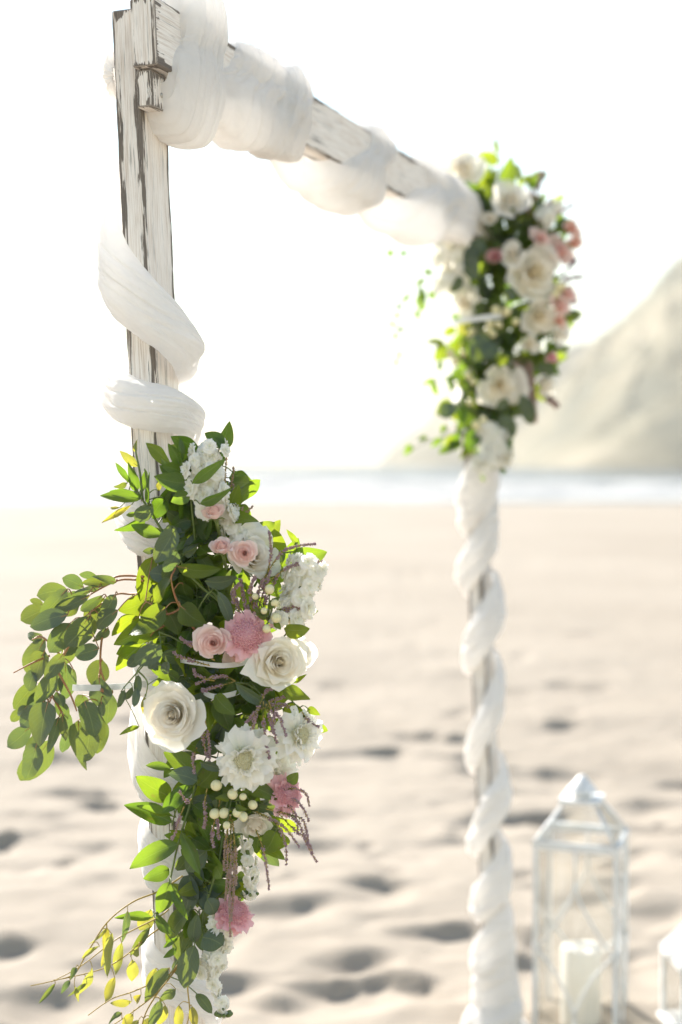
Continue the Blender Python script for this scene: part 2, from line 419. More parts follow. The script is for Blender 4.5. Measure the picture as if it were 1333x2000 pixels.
PITS = []   # x, y, half width, half length, depth
for (x, y, wd, dep) in [(745, 1752, 160, .10), (545, 1790, 200, .085), (515, 1712, 70, .07), (885, 1845, 200, .10), (672, 1895, 180, .11),
                        (690, 1960, 190, .11), (825, 1955, 120, .11), (470, 1945, 150, .10), (560, 1985, 170, .1), (1285, 1815, 130, .10), (1035, 1862, 90, .10),
                        (1030, 1912, 100, .09), (1240, 1572, 90, .05), (850, 1572, 140, .05), (645, 1600, 120, .05), (1105, 1398, 60, .055),
                        (1120, 1790, 150, .06), (1265, 1920, 120, .08), (430, 1850, 120, .08), (100, 1985, 200, .10), (-20, 1870, 120, .11), (190, 1725, 130, .05),
                        (15, 1645, 100, .04), (790, 1122, 40, .08), (822, 1122, 30, .07), (1025, 1096, 60, .06), (745, 1390, 60, .03), (330, 1330, 60, .03), (100, 1500, 160, .035),
                        (1250, 1115, 80, .06), (20, 1015, 120, .2), (700, 1330, 90, .03), (640, 1660, 120, .04), (1180, 1690, 160, .04), (240, 1905, 150, .07)]:
    gx, gy = ground_at(x, y); s = gy / F
    PITS.append((gx, gy, wd * s * 0.42, 0.060 + 0.013 * gy if gy < 9 else 0.04 * gy, dep * 0.66))
for i in range(150):
    gy = rs.uniform(2.6, 6.2); gx = rs.uniform(-1.8, 2.2)
    PITS.append((gx, gy, rs.uniform(.03, .10), rs.uniform(.04, .10), rs.uniform(.012, .045)))
for i in range(230):
    gy = 6 + 26 * rs.rand() ** 1.4; gx = rs.uniform(-.4, .4) * gy
    PITS.append((gx, gy, rs.uniform(.06, .22), rs.uniform(.06, .15), rs.uniform(.02, .07)))

def sand_h(X, Y):
    fade = np.clip((26 - Y) / 18, 0.15, 1)
    h = (vnoise(X, Y, 0.45, 1) * 0.10 + vnoise(X * 0.6, Y, 1.6, 2) * 0.055 + vnoise(X * 0.7, Y, 4.0, 3) * 0.022 + vnoise(X, Y, 9.0, 4) * 0.010 + vnoise(X, Y, 19.0, 6) * 0.005) * fade
    X = X + vnoise(X, Y, 5.0, 11) * 0.13 * fade + vnoise(X, Y, 12.0, 12) * 0.03 * fade; Y0_ = Y; Y = Y + vnoise(X, Y, 6.0, 13) * 0.10 * fade
    for (gx, gy, a, L, dp) in PITS:
        k = (np.abs(X - gx) < 3 * a) & (np.abs(Y - gy) < 3.2 * L)
        if not k.any(): continue
        dx = (X[k] - gx) / a + 0.25 * np.sin(Y[k] * 9 + gx * 20); dy = (Y[k] - gy) / L
        env = np.exp(-np.abs(dx) ** 2.6)
        far = np.clip((1.0 - dy) / 0.6, 0, 1); far = far * far * (3 - 2 * far)
        near = np.clip((dy + 1.9) / 1.9, 0, 1); near = near * near * (3 - 2 * near)
        h[k] -= dp * 0.50 * env * far * near
        h[k] += dp * 0.38 * np.exp(-np.abs(dx) ** 2 * 0.8) * np.exp(-((dy - 1.35) / 0.5) ** 2)
    return h - np.clip((Y0_ - 40) / 32, 0, 3) ** 1.3 * 0.30

def axis_vals(dense0, dense1, step, lo, hi, g=1.12):
    c = list(np.arange(dense0, dense1, step)); s = step; x = c[-1]
    while x < hi: s *= g; x += s; c.append(min(x, hi))
    s = step; x = c[0]
    while x > lo: s *= g; x -= s; c.insert(0, max(x, lo))
    return np.array(c)

gxs = axis_vals(-2.2, 2.6, 0.022, -600, 600)
gys = axis_vals(2.4, 8.0, 0.022, -120, 84, 1.02)
GX, GY = np.meshgrid(gxs, gys)
GZ = sand_h(GX, GY)
def gridfaces(nr, nc):
    return [(r * nc + c, r * nc + c + 1, (r + 1) * nc + c + 1, (r + 1) * nc + c) for r in range(nr - 1) for c in range(nc - 1)]
def fastgrid(name, X, Y, Z, m):
    nr, nc = X.shape
    me = bpy.data.meshes.new(name)
    i = np.arange(nr * nc).reshape(nr, nc)
    q = np.stack([i[:-1, :-1], i[:-1, 1:], i[1:, 1:], i[1:, :-1]], -1).reshape(-1, 4)
    me.vertices.add(nr * nc); me.vertices.foreach_set('co', np.stack([X, Y, Z], -1).astype(np.float32).ravel())
    me.loops.add(q.size); me.loops.foreach_set('vertex_index', q.astype(np.int32).ravel())
    me.polygons.add(len(q)); me.polygons.foreach_set('loop_start', (np.arange(len(q)) * 4).astype(np.int32))
    me.polygons.foreach_set('use_smooth', np.ones(len(q), dtype=bool))
    me.update(calc_edges=True); me.validate()
    return link(name, me, None, m)
g = fastgrid('sand_beach', GX, GY, GZ, M['sand']); g['kind'] = 'structure'
def sand_z(x, y):
    return float(sand_h(np.array([[x]]), np.array([[y]]))[0, 0])

# sea with breaking rollers
sxs = axis_vals(-60, 60, 1.0, -3000, 3000, 1.1)
sys_ = axis_vals(62, 130, 0.35, 60, 3000, 1.03)
SX, SY = np.meshgrid(sxs, sys_)
SZ = -0.22 + 0 * SX; FO = 0 * SX
for (yc, h, wd, sd) in [(68, .10, 1.2, 1), (73, .2, 1.5, 2), (80, .35, 2.0, 3), (90, .5, 2.6, 4), (112, .6, 3.5, 5), (150, .7, 5, 6), (210, .8, 8, 7)]:
    c = yc + vnoise(SX, SX * 0, 0.03, 20 + sd) * yc * 0.16
    amp = np.clip(vnoise(SX, SX * 0 + yc, 0.035, 40 + sd) * 1.6 + 0.65, 0.1, 1)
    d = SY - c
    prof = np.where(d < 0, np.exp(-(d / (wd * 0.45)) ** 2), np.exp(-(d / (wd * 1.5)) ** 2))
    SZ += h * amp * prof
    FO += amp * np.where(d < 0, np.exp(-(d / (wd * 1.3)) ** 2), np.exp(-(d / wd) ** 2)) * (1 if yc < 160 else .7)
FO += np.clip((70 - SY) / 5, 0, 1) * 0.6
sea = fastgrid('sea', SX, SY, SZ, M['sea']); sea['kind'] = 'structure'
a = sea.data.attributes.new('foam', 'FLOAT', 'POINT'); a.data.foreach_set('value', np.clip(FO, 0, 1).astype(np.float32).ravel())

def headland(name, prof, Yr, depth, seed, rough):
    """ridge whose crest follows (pixel x, pixel y) pairs at distance Yr, with flanks falling both ways"""
    xs = np.array([(p[0] - 666.5) / F * Yr for p in prof]); zs = np.array([1.59 + (905 - p[1]) / F * Yr for p in prof])
    n = 420; X1 = np.linspace(xs[0], xs[-1], n); Y1 = np.linspace(Yr - depth, Yr + depth * 1.2, 160)
    X, Y = np.meshgrid(X1, Y1)
    crest = np.interp(X + vnoise(X, Y, 0.02, seed) * 20, xs, zs)
    t = np.abs(Y - Yr) / np.where(Y < Yr, depth, depth * 1.2)
    z = (crest + 3) * np.clip(1 - t, 0, 1) ** 0.8 - 3
    k = np.clip((crest + 3) / 40, 0, 1)
    z += (vnoise(X, Y, 0.02, seed + 1) * 6 + vnoise(X, Y, 0.05, seed + 2) * 7 + vnoise(X, Y, 0.15, seed + 3) * 5 + vnoise(X, Y, 0.4, seed + 4) * 3) * rough * k * np.clip(1 - t, 0, 1)
    o = fastgrid(name, X, Y, z, M['hill']); o['kind'] = 'structure'
    return o
headland('headland', [(960, 908), (1020, 840), (1080, 760), (1130, 700), (1185, 660), (1250, 597), (1290, 550), (1333, 500), (1400, 430), (1600, 330), (1900, 300), (2300, 420), (2600, 560)], 620, 170, 60, 1.0)
headland('far_headland', [(752, 908), (775, 885), (800, 850), (850, 795), (885, 745), (950, 712), (1040, 695), (1120, 678), (1200, 650), (1300, 640), (1500, 600), (1900, 620)], 900, 200, 70, 0.8)

hm, hnt, hn, hl, hout = mat('sea_haze')
pv = hn.new('ShaderNodeVolumePrincipled'); pv.inputs['Density'].default_value = 0.00055; pv.inputs['Color'].default_value = (1.0, 0.96, 0.89, 1)
pv.inputs['Anisotropy'].default_value = 0.0
hl.new(pv.outputs[0], hout.inputs['Volume'])
hb = MB(); hb.box((-3200, -300, -6), (6400, 0, 0), (0, 3500, 0), (0, 0, 190))
hz = link('haze', mesh('haze', hb.v, hb.f, smooth=False), None, hm); hz['kind'] = 'stuff'

# ---------------------------------------------------------------- the arch
U = Vector((0.3638, 0.9315, 0)); V = Vector((0.9315, -0.3638, 0)); SPAN = 1.782
C0 = Vector((-0.2835, 2.2, 0))
LEAN = 0.0405
def A(u, v, z):
    p = C0 + U * u + V * v
    return Vector((p.x - LEAN * (z - 1.59), p.y, z))

arch = thing('wedding_arch', A(0, 0, 0), 'tall distressed white wooden arch standing on the beach', 'arch')

def board(name, fn, L, a0, a1, b0, b1, root, seed, label=None):
    """fn(l, a, b) -> world; octagonal worn section a0..a1 x b0..b1, length L[0]..L[1]; stores the distance to the nearest edge"""
    rr = random.Random(seed); c = 0.0022
    wa, wb = a1 - a0, b1 - b0
    sec = []    # a, b, edge distance, around coordinate
    def face(pts, wid, off):
        for i, (a, b) in enumerate(pts): sec.append((a, b, [0.0, wid / 2, 0.0][i], off + [0, wid / 2, wid][i]))
    ma, mb_ = (a0 + a1) / 2, (b0 + b1) / 2
    face([(a0 + c, b0), (ma, b0), (a1 - c, b0)], wa, 0)
    face([(a1, b0 + c), (a1, mb_), (a1, b1 - c)], wb, wa + .01)
    face([(a1 - c, b1), (ma, b1), (a0 + c, b1)], wa, wa + wb + .02)
    face([(a0, b1 - c), (a0, mb_), (a0, b0 + c)], wb, 2 * wa + wb + .03)
    hw = min(wa, wb) / 2
    n = max(6, int((L[1] - L[0]) / 0.03))
    ls = [L[0] + c, L[0] + hw] + [L[0] + hw + (L[1] - L[0] - 2 * hw) * i / n for i in range(1, n)] + [L[1] - hw, L[1] - c]
    v, uv, ed, f = [], [], [], []
    k = len(sec)
    for i, s in enumerate(ls):
        e = min(s - L[0], L[1] - s)
        for j, (a, b, d, u) in enumerate(sec):
            wob = (rr.random() - .5) * 0.0012 if d == 0 else 0
            v.append(fn(s, a + wob, b + wob)); uv.append((u + seed * .37, s + seed)); ed.append(min(d, e) if d else 0.0)
    for i in range(len(ls) - 1):
        for j in range(k): f.append((i * k + j, i * k + (j + 1) % k, (i + 1) * k + (j + 1) % k, (i + 1) * k + j))
    for end, base, s in ((0, 0, L[0]), (1, (len(ls) - 1) * k, L[1])):
        b = len(v)
        for (a, bb, d, u) in sec:
            v.append(fn(s, ma + (a - ma) * 0.94, mb_ + (bb - mb_) * 0.965)); uv.append((a + 3.1, bb + seed)); ed.append(0.0005)
        b2 = len(v)
        for t in (0.25, 0.75):
            q = (ma, b0 + wb * t) if wb > wa else (a0 + wa * t, mb_)
            v.append(fn(s, *q)); uv.append((q[0] + 3.1, q[1] + seed)); ed.append(hw)
        for j in range(k):
            q = (base + j, base + (j + 1) % k, b + (j + 1) % k, b + j); f.append(q if end else q[::-1])
            m_ = ((sec[j][1] + sec[(j + 1) % k][1]) / 2 > mb_) if wb > wa else ((sec[j][0] + sec[(j + 1) % k][0]) / 2 > ma)
            q = (b + j, b + (j + 1) % k, b2 + int(m_)); f.append(q if end else q[::-1])
        # close the seam between the two fan centres
        idx = [j for j in range(k)]
        tgl = [int((((sec[j][1] + sec[(j + 1) % k][1]) / 2 > mb_) if wb > wa else ((sec[j][0] + sec[(j + 1) % k][0]) / 2 > ma))) for j in idx]
        for j in idx:
            if tgl[j] != tgl[j - 1]:
                q = (b2 + tgl[j - 1], b + j, b2 + tgl[j]); f.append(q if end else q[::-1])
    o = part(name, v, f, M['wood'], root, uv, smooth=False)
    at = o.data.attributes.new('edge_distance', 'FLOAT', 'POINT'); at.data.foreach_set('value', ed)
    if label: o['label'] = label
    return o

zt = P(250, 20, 2.165).z
bt, bb_ = P(300, 6, 2.15).z, P(300, 139, 2.15).z
board('post', lambda l, a, b: A(b, a, l), (-0.25, zt), -0.021, 0.021, -0.0425, 0.0425, arch, 1, 'near upright post')
board('post', lambda l, a, b: A(SPAN + b, a, l), (-0.25, zt - .005), -0.021, 0.021, -0.0425, 0.0425, arch, 2, 'far upright post')
board('crossbeam', lambda l, a, b: A(l, a, b), (-0.066, SPAN + 0.07), 0.0235, 0.0655, bb_, bt, arch, 3)
blk = board('cleat_block', lambda l, a, b: A(b, a, l), (P(300, 214, 2.15).z, bb_ - 0.003), 0.0235, 0.0500, -0.058, -0.004, arch, 4)
board('cleat_block', lambda l, a, b: A(SPAN + b, a, l), (P(300, 214, 2.15).z, bb_ - 0.003), 0.0235, 0.0460, -0.030, 0.02, arch, 5)
sm = MB(); c = P(315, 181, 2.14); q = A(-.028, .0502, c.z)
sm.tube([q, q + V * .0012], .0042, .0036, 10); sm.tube([q + V * .0012, q + V * .0014], .0018, .0018, 6)
o = part('screw', sm.v, sm.f, M['screw'], arch); o.parent = blk
# tan footing boards, half sunk in the sand
fm = MB()
zs_ = 0.0
fm.box(A(SPAN, 0, 0) - U * 0.10 - V * 0.17 + Vector((0, 0, -.06)), V * 0.42, U * 0.05, (0, 0, 0.085))
part('footing_board', fm.v, fm.f, M['plank'], arch, smooth=False)
fm = MB(); fm.box(A(0, 0, 0) + U * 0.045 - V * 0.20 + Vector((0, 0, -.06)), V * 0.42, U * 0.09, (0, 0, 0.085))
part('footing_board', fm.v, fm.f, M['plank'], arch, smooth=False)

# ---------------------------------------------------------------- draped gauze
def keyed(keys, n):
    K = np.array(keys, float); t = np.arange(len(K)); tt = np.linspace(0, len(K) - 1, n)
    i = np.clip(np.floor(tt).astype(int), 0, len(K) - 2); f = (tt - i)[:, None]
    p0 = K[np.maximum(i - 1, 0)]; p1 = K[i]; p2 = K[i + 1]; p3 = K[np.minimum(i + 2, len(K) - 1)]
    return 0.5 * (2 * p1 + (p2 - p0) * f + (2 * p0 - 5 * p1 + 4 * p2 - p3) * f ** 2 + (3 * p1 - p0 - 3 * p2 + p3) * f ** 3)

def wrap(axis, keys, a, b, seed, n_per=26, nt=64, fold=0.006, back=False):
    """gauze band wound round a bar. axis(s, da, db, dz) -> world. keys: (theta deg, s, half width, lift, puff, sag).
    The band is closed: an outer puffed face and an inner face against the bar."""
    n = n_per * (len(keys) - 1) + 1
    K = keyed(keys, n); v, uv, f = [], [], []
    L = 0
    for i in range(n):
        th, s, wd, lift, puff, sag = K[i]; tr = math.radians(th)
        ct, st = math.cos(tr), math.sin(tr)
        rb = (abs(ct / a) ** 5 + abs(st / b) ** 5) ** (-0.2)
        L += 0.012
        for j in range(nt):
            t = -1 + 2 * j / (nt - 1)
            env = max(0.0, 1 - abs(t) ** 2.6) ** 0.55
            nz = noise.noise(Vector((t * 2.2 + seed, th * 0.010, seed * 1.7))) * 1.7 + noise.noise(Vector((t * 5.5 + th * 0.004, th * 0.014 + 5, seed))) * 0.45 + noise.noise(Vector((t * 2.0 + 4, th * 0.035, seed + 9))) * 0.8
            big = noise.noise(Vector((t * 0.8, th * 0.02, seed + 31)))
            c1 = noise.noise(Vector((t * 2.6 + th * 0.0035, th * 0.0075, seed + 51))); c2 = noise.noise(Vector((t * 5.0 - th * 0.004, th * 0.011, seed + 77))); c3 = noise.noise(Vector((t * 9.0 + th * 0.003, th * 0.016, seed + 93)))
            crease = -1.0 * math.exp(-(c1 / .10) ** 2) - 0.45 * math.exp(-(c2 / .10) ** 2)
            r = rb * (0.55 + 0.45 * min(1, env + .35)) + lift * (0.25 + 0.75 * env) + (puff * (1 + 0.45 * big)) * env + fold * (0.75 * nz + crease + .5) * (0.35 + env)
            r = max(r, rb * .9 + .002)
            edge = 0.0 if abs(t) < .97 else 0.0
            dn = max(0.0, st)
            ragged = wd * (1 + 0.13 * noise.noise(Vector((th * 0.02, 3.0 if t > 0 else 7.0, seed))) + 0.03 * noise.noise(Vector((th * 0.11, 3.0 if t > 0 else 7.0, seed))))
            v.append(axis(s + t * ragged, ct * r, st * r, -sag * (0.35 + 0.65 * env)))
            uv.append((L * 4, t * 0.5 + 0.5 + seed))
    for i in range(n - 1):
        for j in range(nt - 1): f.append((i * nt + j, i * nt + j + 1, (i + 1) * nt + j + 1, (i + 1) * nt + j))
    if back:
        bo = len(v)
        for i in range(n):
            th, s, wd, lift, puff, sag = K[i]; tr = math.radians(th); ct, st = math.cos(tr), math.sin(tr)
            rb = (abs(ct / a) ** 5 + abs(st / b) ** 5) ** (-0.2)
            for j in range(9):
                t = -0.96 + 1.92 * j / 8
                r = rb + 0.0012 + max(lift, 0) * 0.6
                v.append(axis(s + t * wd, ct * r, st * r, -sag * 0.45)); uv.append((i * .05, t * .5 + .5 + seed))
        for i in range(n - 1):
            for j in range(8): f.append((bo + i * 9 + j + 1, bo + i * 9 + j, bo + (i + 1) * 9 + j, bo + (i + 1) * 9 + j + 1))
    return v, f, uv

def joinwraps(ws):
    v, f, uv = [], [], []
    for (a, b, c) in ws:
        k = len(v); v += a; f += [tuple(i + k for i in q) for q in b]; uv += c
    return v, f, uv

def post_axis(u0):
    X, Y = Vector((1, 0, 0)), Vector((0, -1, 0))
    def fn(s, ca, sa, dz):       # theta 0 = towards the camera, 90 = right
        p = A(u0, 0, s); return p + Y * ca + X * sa + Vector((0, 0, dz))
    return fn
zl = lambda y: P(300, y, 2.2).z
zr = lambda y: P(930, y, 3.86).z
ml, mr = 2.2 / F, 3.86 / F

K = [(160, zl(318), 30 * ml, .0, .014, 0), (205, zl(350), 70 * ml, .0, .025, 0), (262, zl(450), 118 * ml, .0, .034, 0), (312, zl(535), 92 * ml, .0, .036, 0), (360, zl(608), 72 * ml, .0, .040, 0), (410, zl(660), 62 * ml, .0, .036, 0), (455, zl(690), 48 * ml, .0, .034, 0),
     (540, zl(720), 40 * ml, 0, .022, 0), (600, zl(738), 44 * ml, 0, .032, 0), (640, zl(765), 54 * ml, 0, .036, 0), (675, zl(785), 52 * ml, 0, .036, 0), (720, zl(795), 46 * ml, 0, .036, 0), (765, zl(806), 44 * ml, 0, .036, 0), (805, zl(822), 44 * ml, 0, .038, 0),
     (900, zl(880), 40 * ml, 0, .025, 0), (975, zl(960), 64 * ml, 0, .03, 0), (1010, zl(1000), 70 * ml, 0, .026, 0), (1080, zl(1050), 44 * ml, 0, .012, 0), (1170, zl(1130), 34 * ml, 0, .01, 0), (1260, zl(1190), 40 * ml, 0, .015, 0),
     (1350, zl(1290), 45 * ml, 0, .015, 0), (1440, zl(1320), 45 * ml, 0, .01, 0), (1530, zl(1350), 40 * ml, 0, .01, 0), (1600, zl(1370), 60 * ml, 0, .02, 0), (1700, zl(1430), 80 * ml, 0, .024, 0), (1800, zl(1540), 45 * ml, 0, .01, 0), (1900, zl(1580), 45 * ml, 0, .01, 0),
     (1990, zl(1600), 50 * ml, 0, .012, 0), (2080, zl(1640), 60 * ml, 0, .014, 0), (2160, zl(1690), 50 * ml, 0, .01, 0), (2250, zl(1740), 45 * ml, 0, .01, 0), (2340, zl(1820), 50 * ml, 0, .015, 0), (2430, zl(1860), 65 * ml, 0, .02, 0), (2520, zl(1905), 45 * ml, 0, .016, 0),
     (2610, zl(1960), 45 * ml, 0, .02, 0), (2790, zl(2120), 60 * ml, 0, .025, 0), (2970, zl(2300), 60 * ml, 0, .025, 0), (3150, zl(2480), 60 * ml, 0, .025, 0), (3330, zl(2640), 60 * ml, 0, .025, 0)]
w1 = wrap(post_axis(0), K, .049, .038, 3.1, fold=.0022)
K = [(140, zl(150), 34 * ml, .0, .012, 0), (190, zl(140), 44 * ml, .004, .016, 0), (240, zl(140), 44 * ml, .004, .020, 0), (285, zl(145), 40 * ml, .0, .016, 0), (310, zl(155), 14 * ml, -.004, .004, 0)]
w2 = wrap(post_axis(0), K, .05, .038, 8.3, fold=.0018, back=True)
v, f, uv = joinwraps([w1, w2])
o = link('gauze_drape', mesh('gauze_drape', [p - A(0, 0, 0) for p in v], f, uv), None, M['fabric']); o.location = A(0, 0, 0)
tag(o, 'white gauze cloth wound in puffy loops round the near left post', 'drape')

# right post: winds the other way
K = []
th = 90
def rk(th, y, wd, puff, lift=0): K.append((th, zr(y), wd * mr, lift, puff, 0))
rk(-60, 780, 70, .02); rk(-150, 830, 70, .02); rk(-240, 880, 80, .03); rk(-330, 930, 75, .028); rk(-420, 985, 60, .022); rk(-510, 1005, 45, .016); rk(-600, 1015, 48, .018)
y0 = 1015
turns = [(1000, 1150), (1150, 1305), (1305, 1505), (1505, 1665), (1665, 1785), (1785, 1885)]
base = -600
for ti, (ya, yb) in enumerate(turns):
    d = yb - ya; q = [1, 1.12, .95, 1.1, 1.1, 1.2][ti]
    rk(base - 45, ya + d * .08, 50 * q, .020); rk(base - 90, ya + d * .30, 52, .026 * q); rk(base - 135, ya + d * .55, 50 * q, .028); rk(base - 180, ya + d * .78, 44, .026 * q); rk(base - 270, ya + d * .93, 34, .012)
    if yb != 1885: rk(base - 360, yb, 38, .014)
    base -= 360
rk(base, 1890, 56, .018); rk(base - 90, 1905, 70, .030); rk(base - 180, 1930, 64, .030); rk(base - 270, 1945, 60, .022); rk(base - 360, 1960, 70, .028); rk(base - 450, 1985, 70, .042); rk(base - 540, 2010, 60, .050); rk(base - 630, 2025, 50, .055); rk(base - 720, 2035, 45, .062); rk(base - 810, 2040, 40, .07)
v, f, uv = wrap(post_axis(SPAN), K, .047, .034, 5.7, fold=.005, n_per=14)
o = link('gauze_drape', mesh('gauze_drape', [p - A(SPAN, 0, 0) for p in v], f, uv), None, M['fabric']); o.location = A(SPAN, 0, 0)
tag(o, 'white gauze cloth spiralling down the far right post to the sand', 'drape')

# beam
zc = (bt + bb_) / 2
def beam_axis(s, ca, sa, dz):      # theta 0 = face towards the camera side, 90 = down
    p = A(s, 0.0435, zc); return p + V * ca - Vector((0, 0, sa)) + Vector((0, 0, dz))
def bs(x, dz=0.0):
    lo, hi = -0.2, 2.2
    for _ in range(40):
        m_ = (lo + hi) / 2
        if px(A(m_, 0.0635, zc + dz))[0] < x: lo = m_
        else: hi = m_
    return lo
W = []
# first swath: thrown over the beam end, hanging in a heavy fold in front
W.append(wrap(beam_axis, [(150, bs(375), .06, .004, .016, .02), (215, bs(382), .062, .006, .018, 0), (262, bs(390), .066, .026, .030, 0), (300, bs(393), .068, .022, .030, 0), (345, bs(389), .068, .006, .018, 0), (372, bs(385), .066, .008, .018, .01), (405, bs(378), .076, .020, .022, .03), (440, bs(372), .074, .026, .024, .045), (475, bs(362), .064, .018, .02, .045), (520, bs(362), .062, .008, .015, .02), (560, bs(366), .055, .0, .012, 0)], .022, .055, 11.3, fold=.0045, nt=90, back=True))
# wide sleeve
W.append(wrap(beam_axis, [(120, bs(470), .13, .0, .015, .02), (180, bs(485), .15, .0, .012, 0), (235, bs(505), .15, .0, .010, 0), (270, bs(528), .150, .002, .012, 0), (310, bs(526), .150, .001, .011, 0), (350, bs(512), .150, .001, .011, 0), (385, bs(494), .175, .004, .018, .008), (420, bs(492), .175, .010, .022, .015), (455, bs(488), .175, .010, .02, .02), (500, bs(490), .15, .0, .014, .012), (560, bs(485), .13, 0, .012, 0)], .022, .055, 14.9, fold=.005, nt=100))
W.append(wrap(beam_axis, [(230, bs(575), .06, 0, .016, 0), (265, bs(576), .07, .003, .018, 0), (300, bs(577), .075, .003, .016, 0), (350, bs(566), .07, .002, .014, 0), (395, bs(560), .085, .004, .018, .008), (440, bs(548), .1, .008, .016, .015), (490, bs(540), .1, 0, .015, 0)], .022, .055, 17.2, fold=.006))
# sheer swag slung under the bare stretch
W.append(wrap(beam_axis, [(400, bs(712), .09, -.012, .008, .0), (432, bs(690), .15, .0, .012, .03), (455, bs(668), .19, .008, .014, .055), (480, bs(648), .2, .008, .016, .055), (515, bs(625), .19, .008, .012, .03), (560, bs(600), .16, 0, .01, 0)], .022, .055, 21.4, fold=.0045))
W.append(wrap(beam_axis, [(180, bs(700), .09, 0, .012, 0), (230, bs(728), .10, 0, .012, 0), (270, bs(750), .090, .002, .013, 0), (310, bs(748), .082, .001, .010, 0), (350, bs(735), .074, .001, .009, 0), (390, bs(722), .080, .003, .014, .006), (425, bs(712), .12, .008, .022, .015), (460, bs(692), .14, .008, .02, .025), (520, bs(665), .15, .005, .015, .015)], .022, .055, 25.8, fold=.005, nt=90))
W.append(wrap(beam_axis, [(170, bs(815), .14, 0, .012, 0), (230, bs(842), .16, 0, .012, 0), (270, bs(858), .16, .002, .015, 0), (310, bs(868), .14, .002, .012, 0), (350, bs(868), .125, .002, .010, 0), (390, bs(848), .15, .005, .018, .01), (425, bs(826), .18, .009, .024, .03), (460, bs(800), .22, .012, .024, .045), (505, bs(785), .24, .008, .02, .03), (560, bs(770), .2, 0, .015, 0)], .022, .055, 29.9, fold=.0055, nt=100))
W.append(wrap(beam_axis, [(230, bs(895), .16, 0, .012, 0), (270, bs(900), .18, .002, .014, 0), (350, bs(898), .19, .002, .014, 0), (430, bs(890), .17, .004, .012, .01), (500, bs(880), .17, .002, .01, 0)], .022, .055, 33.1, fold=.0055, nt=90))
v, f, uv = joinwraps(W)
L0 = A(0.3, .0435, zc)
o = link('gauze_drape', mesh('gauze_drape', [p - L0 for p in v], f, uv), None, M['fabric']); o.location = L0
tag(o, 'white gauze cloth swagged in loose folds along the crossbeam', 'drape')

# ---------------------------------------------------------------- leaves
def leaf_mesh(kind, seed):
    r = random.Random(seed * 31 + len(kind)); nv, nu = 10, 2
    fold = {'oval': .12, 'lance': .24, 'broad': .16, 'thin': .2}[kind] * r.uniform(.4, 1.3)
    curl = r.uniform(-.30, .20); bend = r.uniform(-.12, .12); wav = r.uniform(.0, .05); tw = r.uniform(-.6, .6); sk = r.uniform(.86, 1.12); asym = r.uniform(-.08, .08)
    v, uv, f = [], [], []
    for i in range(nv + 1):
        t = i / nv
        if kind == 'oval': wdt = max(0, math.sin(math.pi * t ** (0.92 * sk))) ** (0.56 * sk)
        elif kind == 'lance': wdt = max(0, math.sin(math.pi * t ** (0.78 * sk))) ** 0.78 * (1 - .10 * t)
        elif kind == 'broad': wdt = max(0, math.sin(math.pi * t ** (0.70 * sk))) ** 0.66 * (1 - .25 * t ** 2)
        else: wdt = max(0, math.sin(math.pi * t ** 0.85)) ** 0.9
        if i in (0, nv): wdt = 0.03
        for j in range(-nu, nu + 1):
            u = j / nu
            x = (.5 * u + asym * (1 - abs(u)) * 0 + asym * abs(u) * .5) * wdt + bend * math.sin(math.pi * t)
            z = fold * abs(u) * wdt * .5 + curl * t * t + wav * math.sin(t * 9 + seed) * u
            z += tw * u * wdt * .5 * (t - .4)
            v.append((x, t, z)); uv.append((.5 + .5 * u, t))
    k = 2 * nu + 1
    for i in range(nv):
        for j in range(k - 1): f.append((i * k + j, i * k + j + 1, (i + 1) * k + j + 1, (i + 1) * k + j))
    return mesh('leaf_' + kind, v, f, uv)

LEAF = {}
for key, kind, mk in (('euc', 'oval', 'euc'), ('rus', 'lance', 'rus'), ('sal', 'broad', 'sal'), ('wil', 'thin', 'wil'), ('eus', 'broad', 'euc'), ('gry', 'lance', 'euc')):
    LEAF[key] = []
    for s in range(12):
        me = leaf_mesh(kind, s + 1); me.materials.append(M[mk]); LEAF[key].append(me)

def place_leaf(root, key, b, t, wm, roll, rr):
    d = t - b; L = d.length; y = d / L
    n0 = (CAM - b); n0 = (n0 - y * n0.dot(y)).normalized()
    z = Matrix.Rotation(math.radians(roll), 3, y) @ n0
    x = y.cross(z)
    m3 = Matrix((x * wm, y * L, z * L)).transposed()
    return inst('leaf', rr.choice(LEAF[key]), root, Matrix.Translation(b) @ m3.to_4x4())

def zoomfn(ox, oy, s): return lambda x, y: (ox + x / s, oy + y / s)
Z3 = zoomfn(0, 1050, 3.921); Z4 = zoomfn(180, 800, 2.777); Z5 = zoomfn(230, 1180, 3.1); Z6 = zoomfn(60, 1560, 2.2217); Z7 = zoomfn(740, 240, 3.174); Z8 = zoomfn(740, 600, 3.174)
ZID = lambda x, y: (x, y)
SCALE = {Z3: 3.921, Z4: 2.777, Z5: 3.1, Z6: 2.2217, Z7: 3.174, Z8: 3.174, ZID: 1}

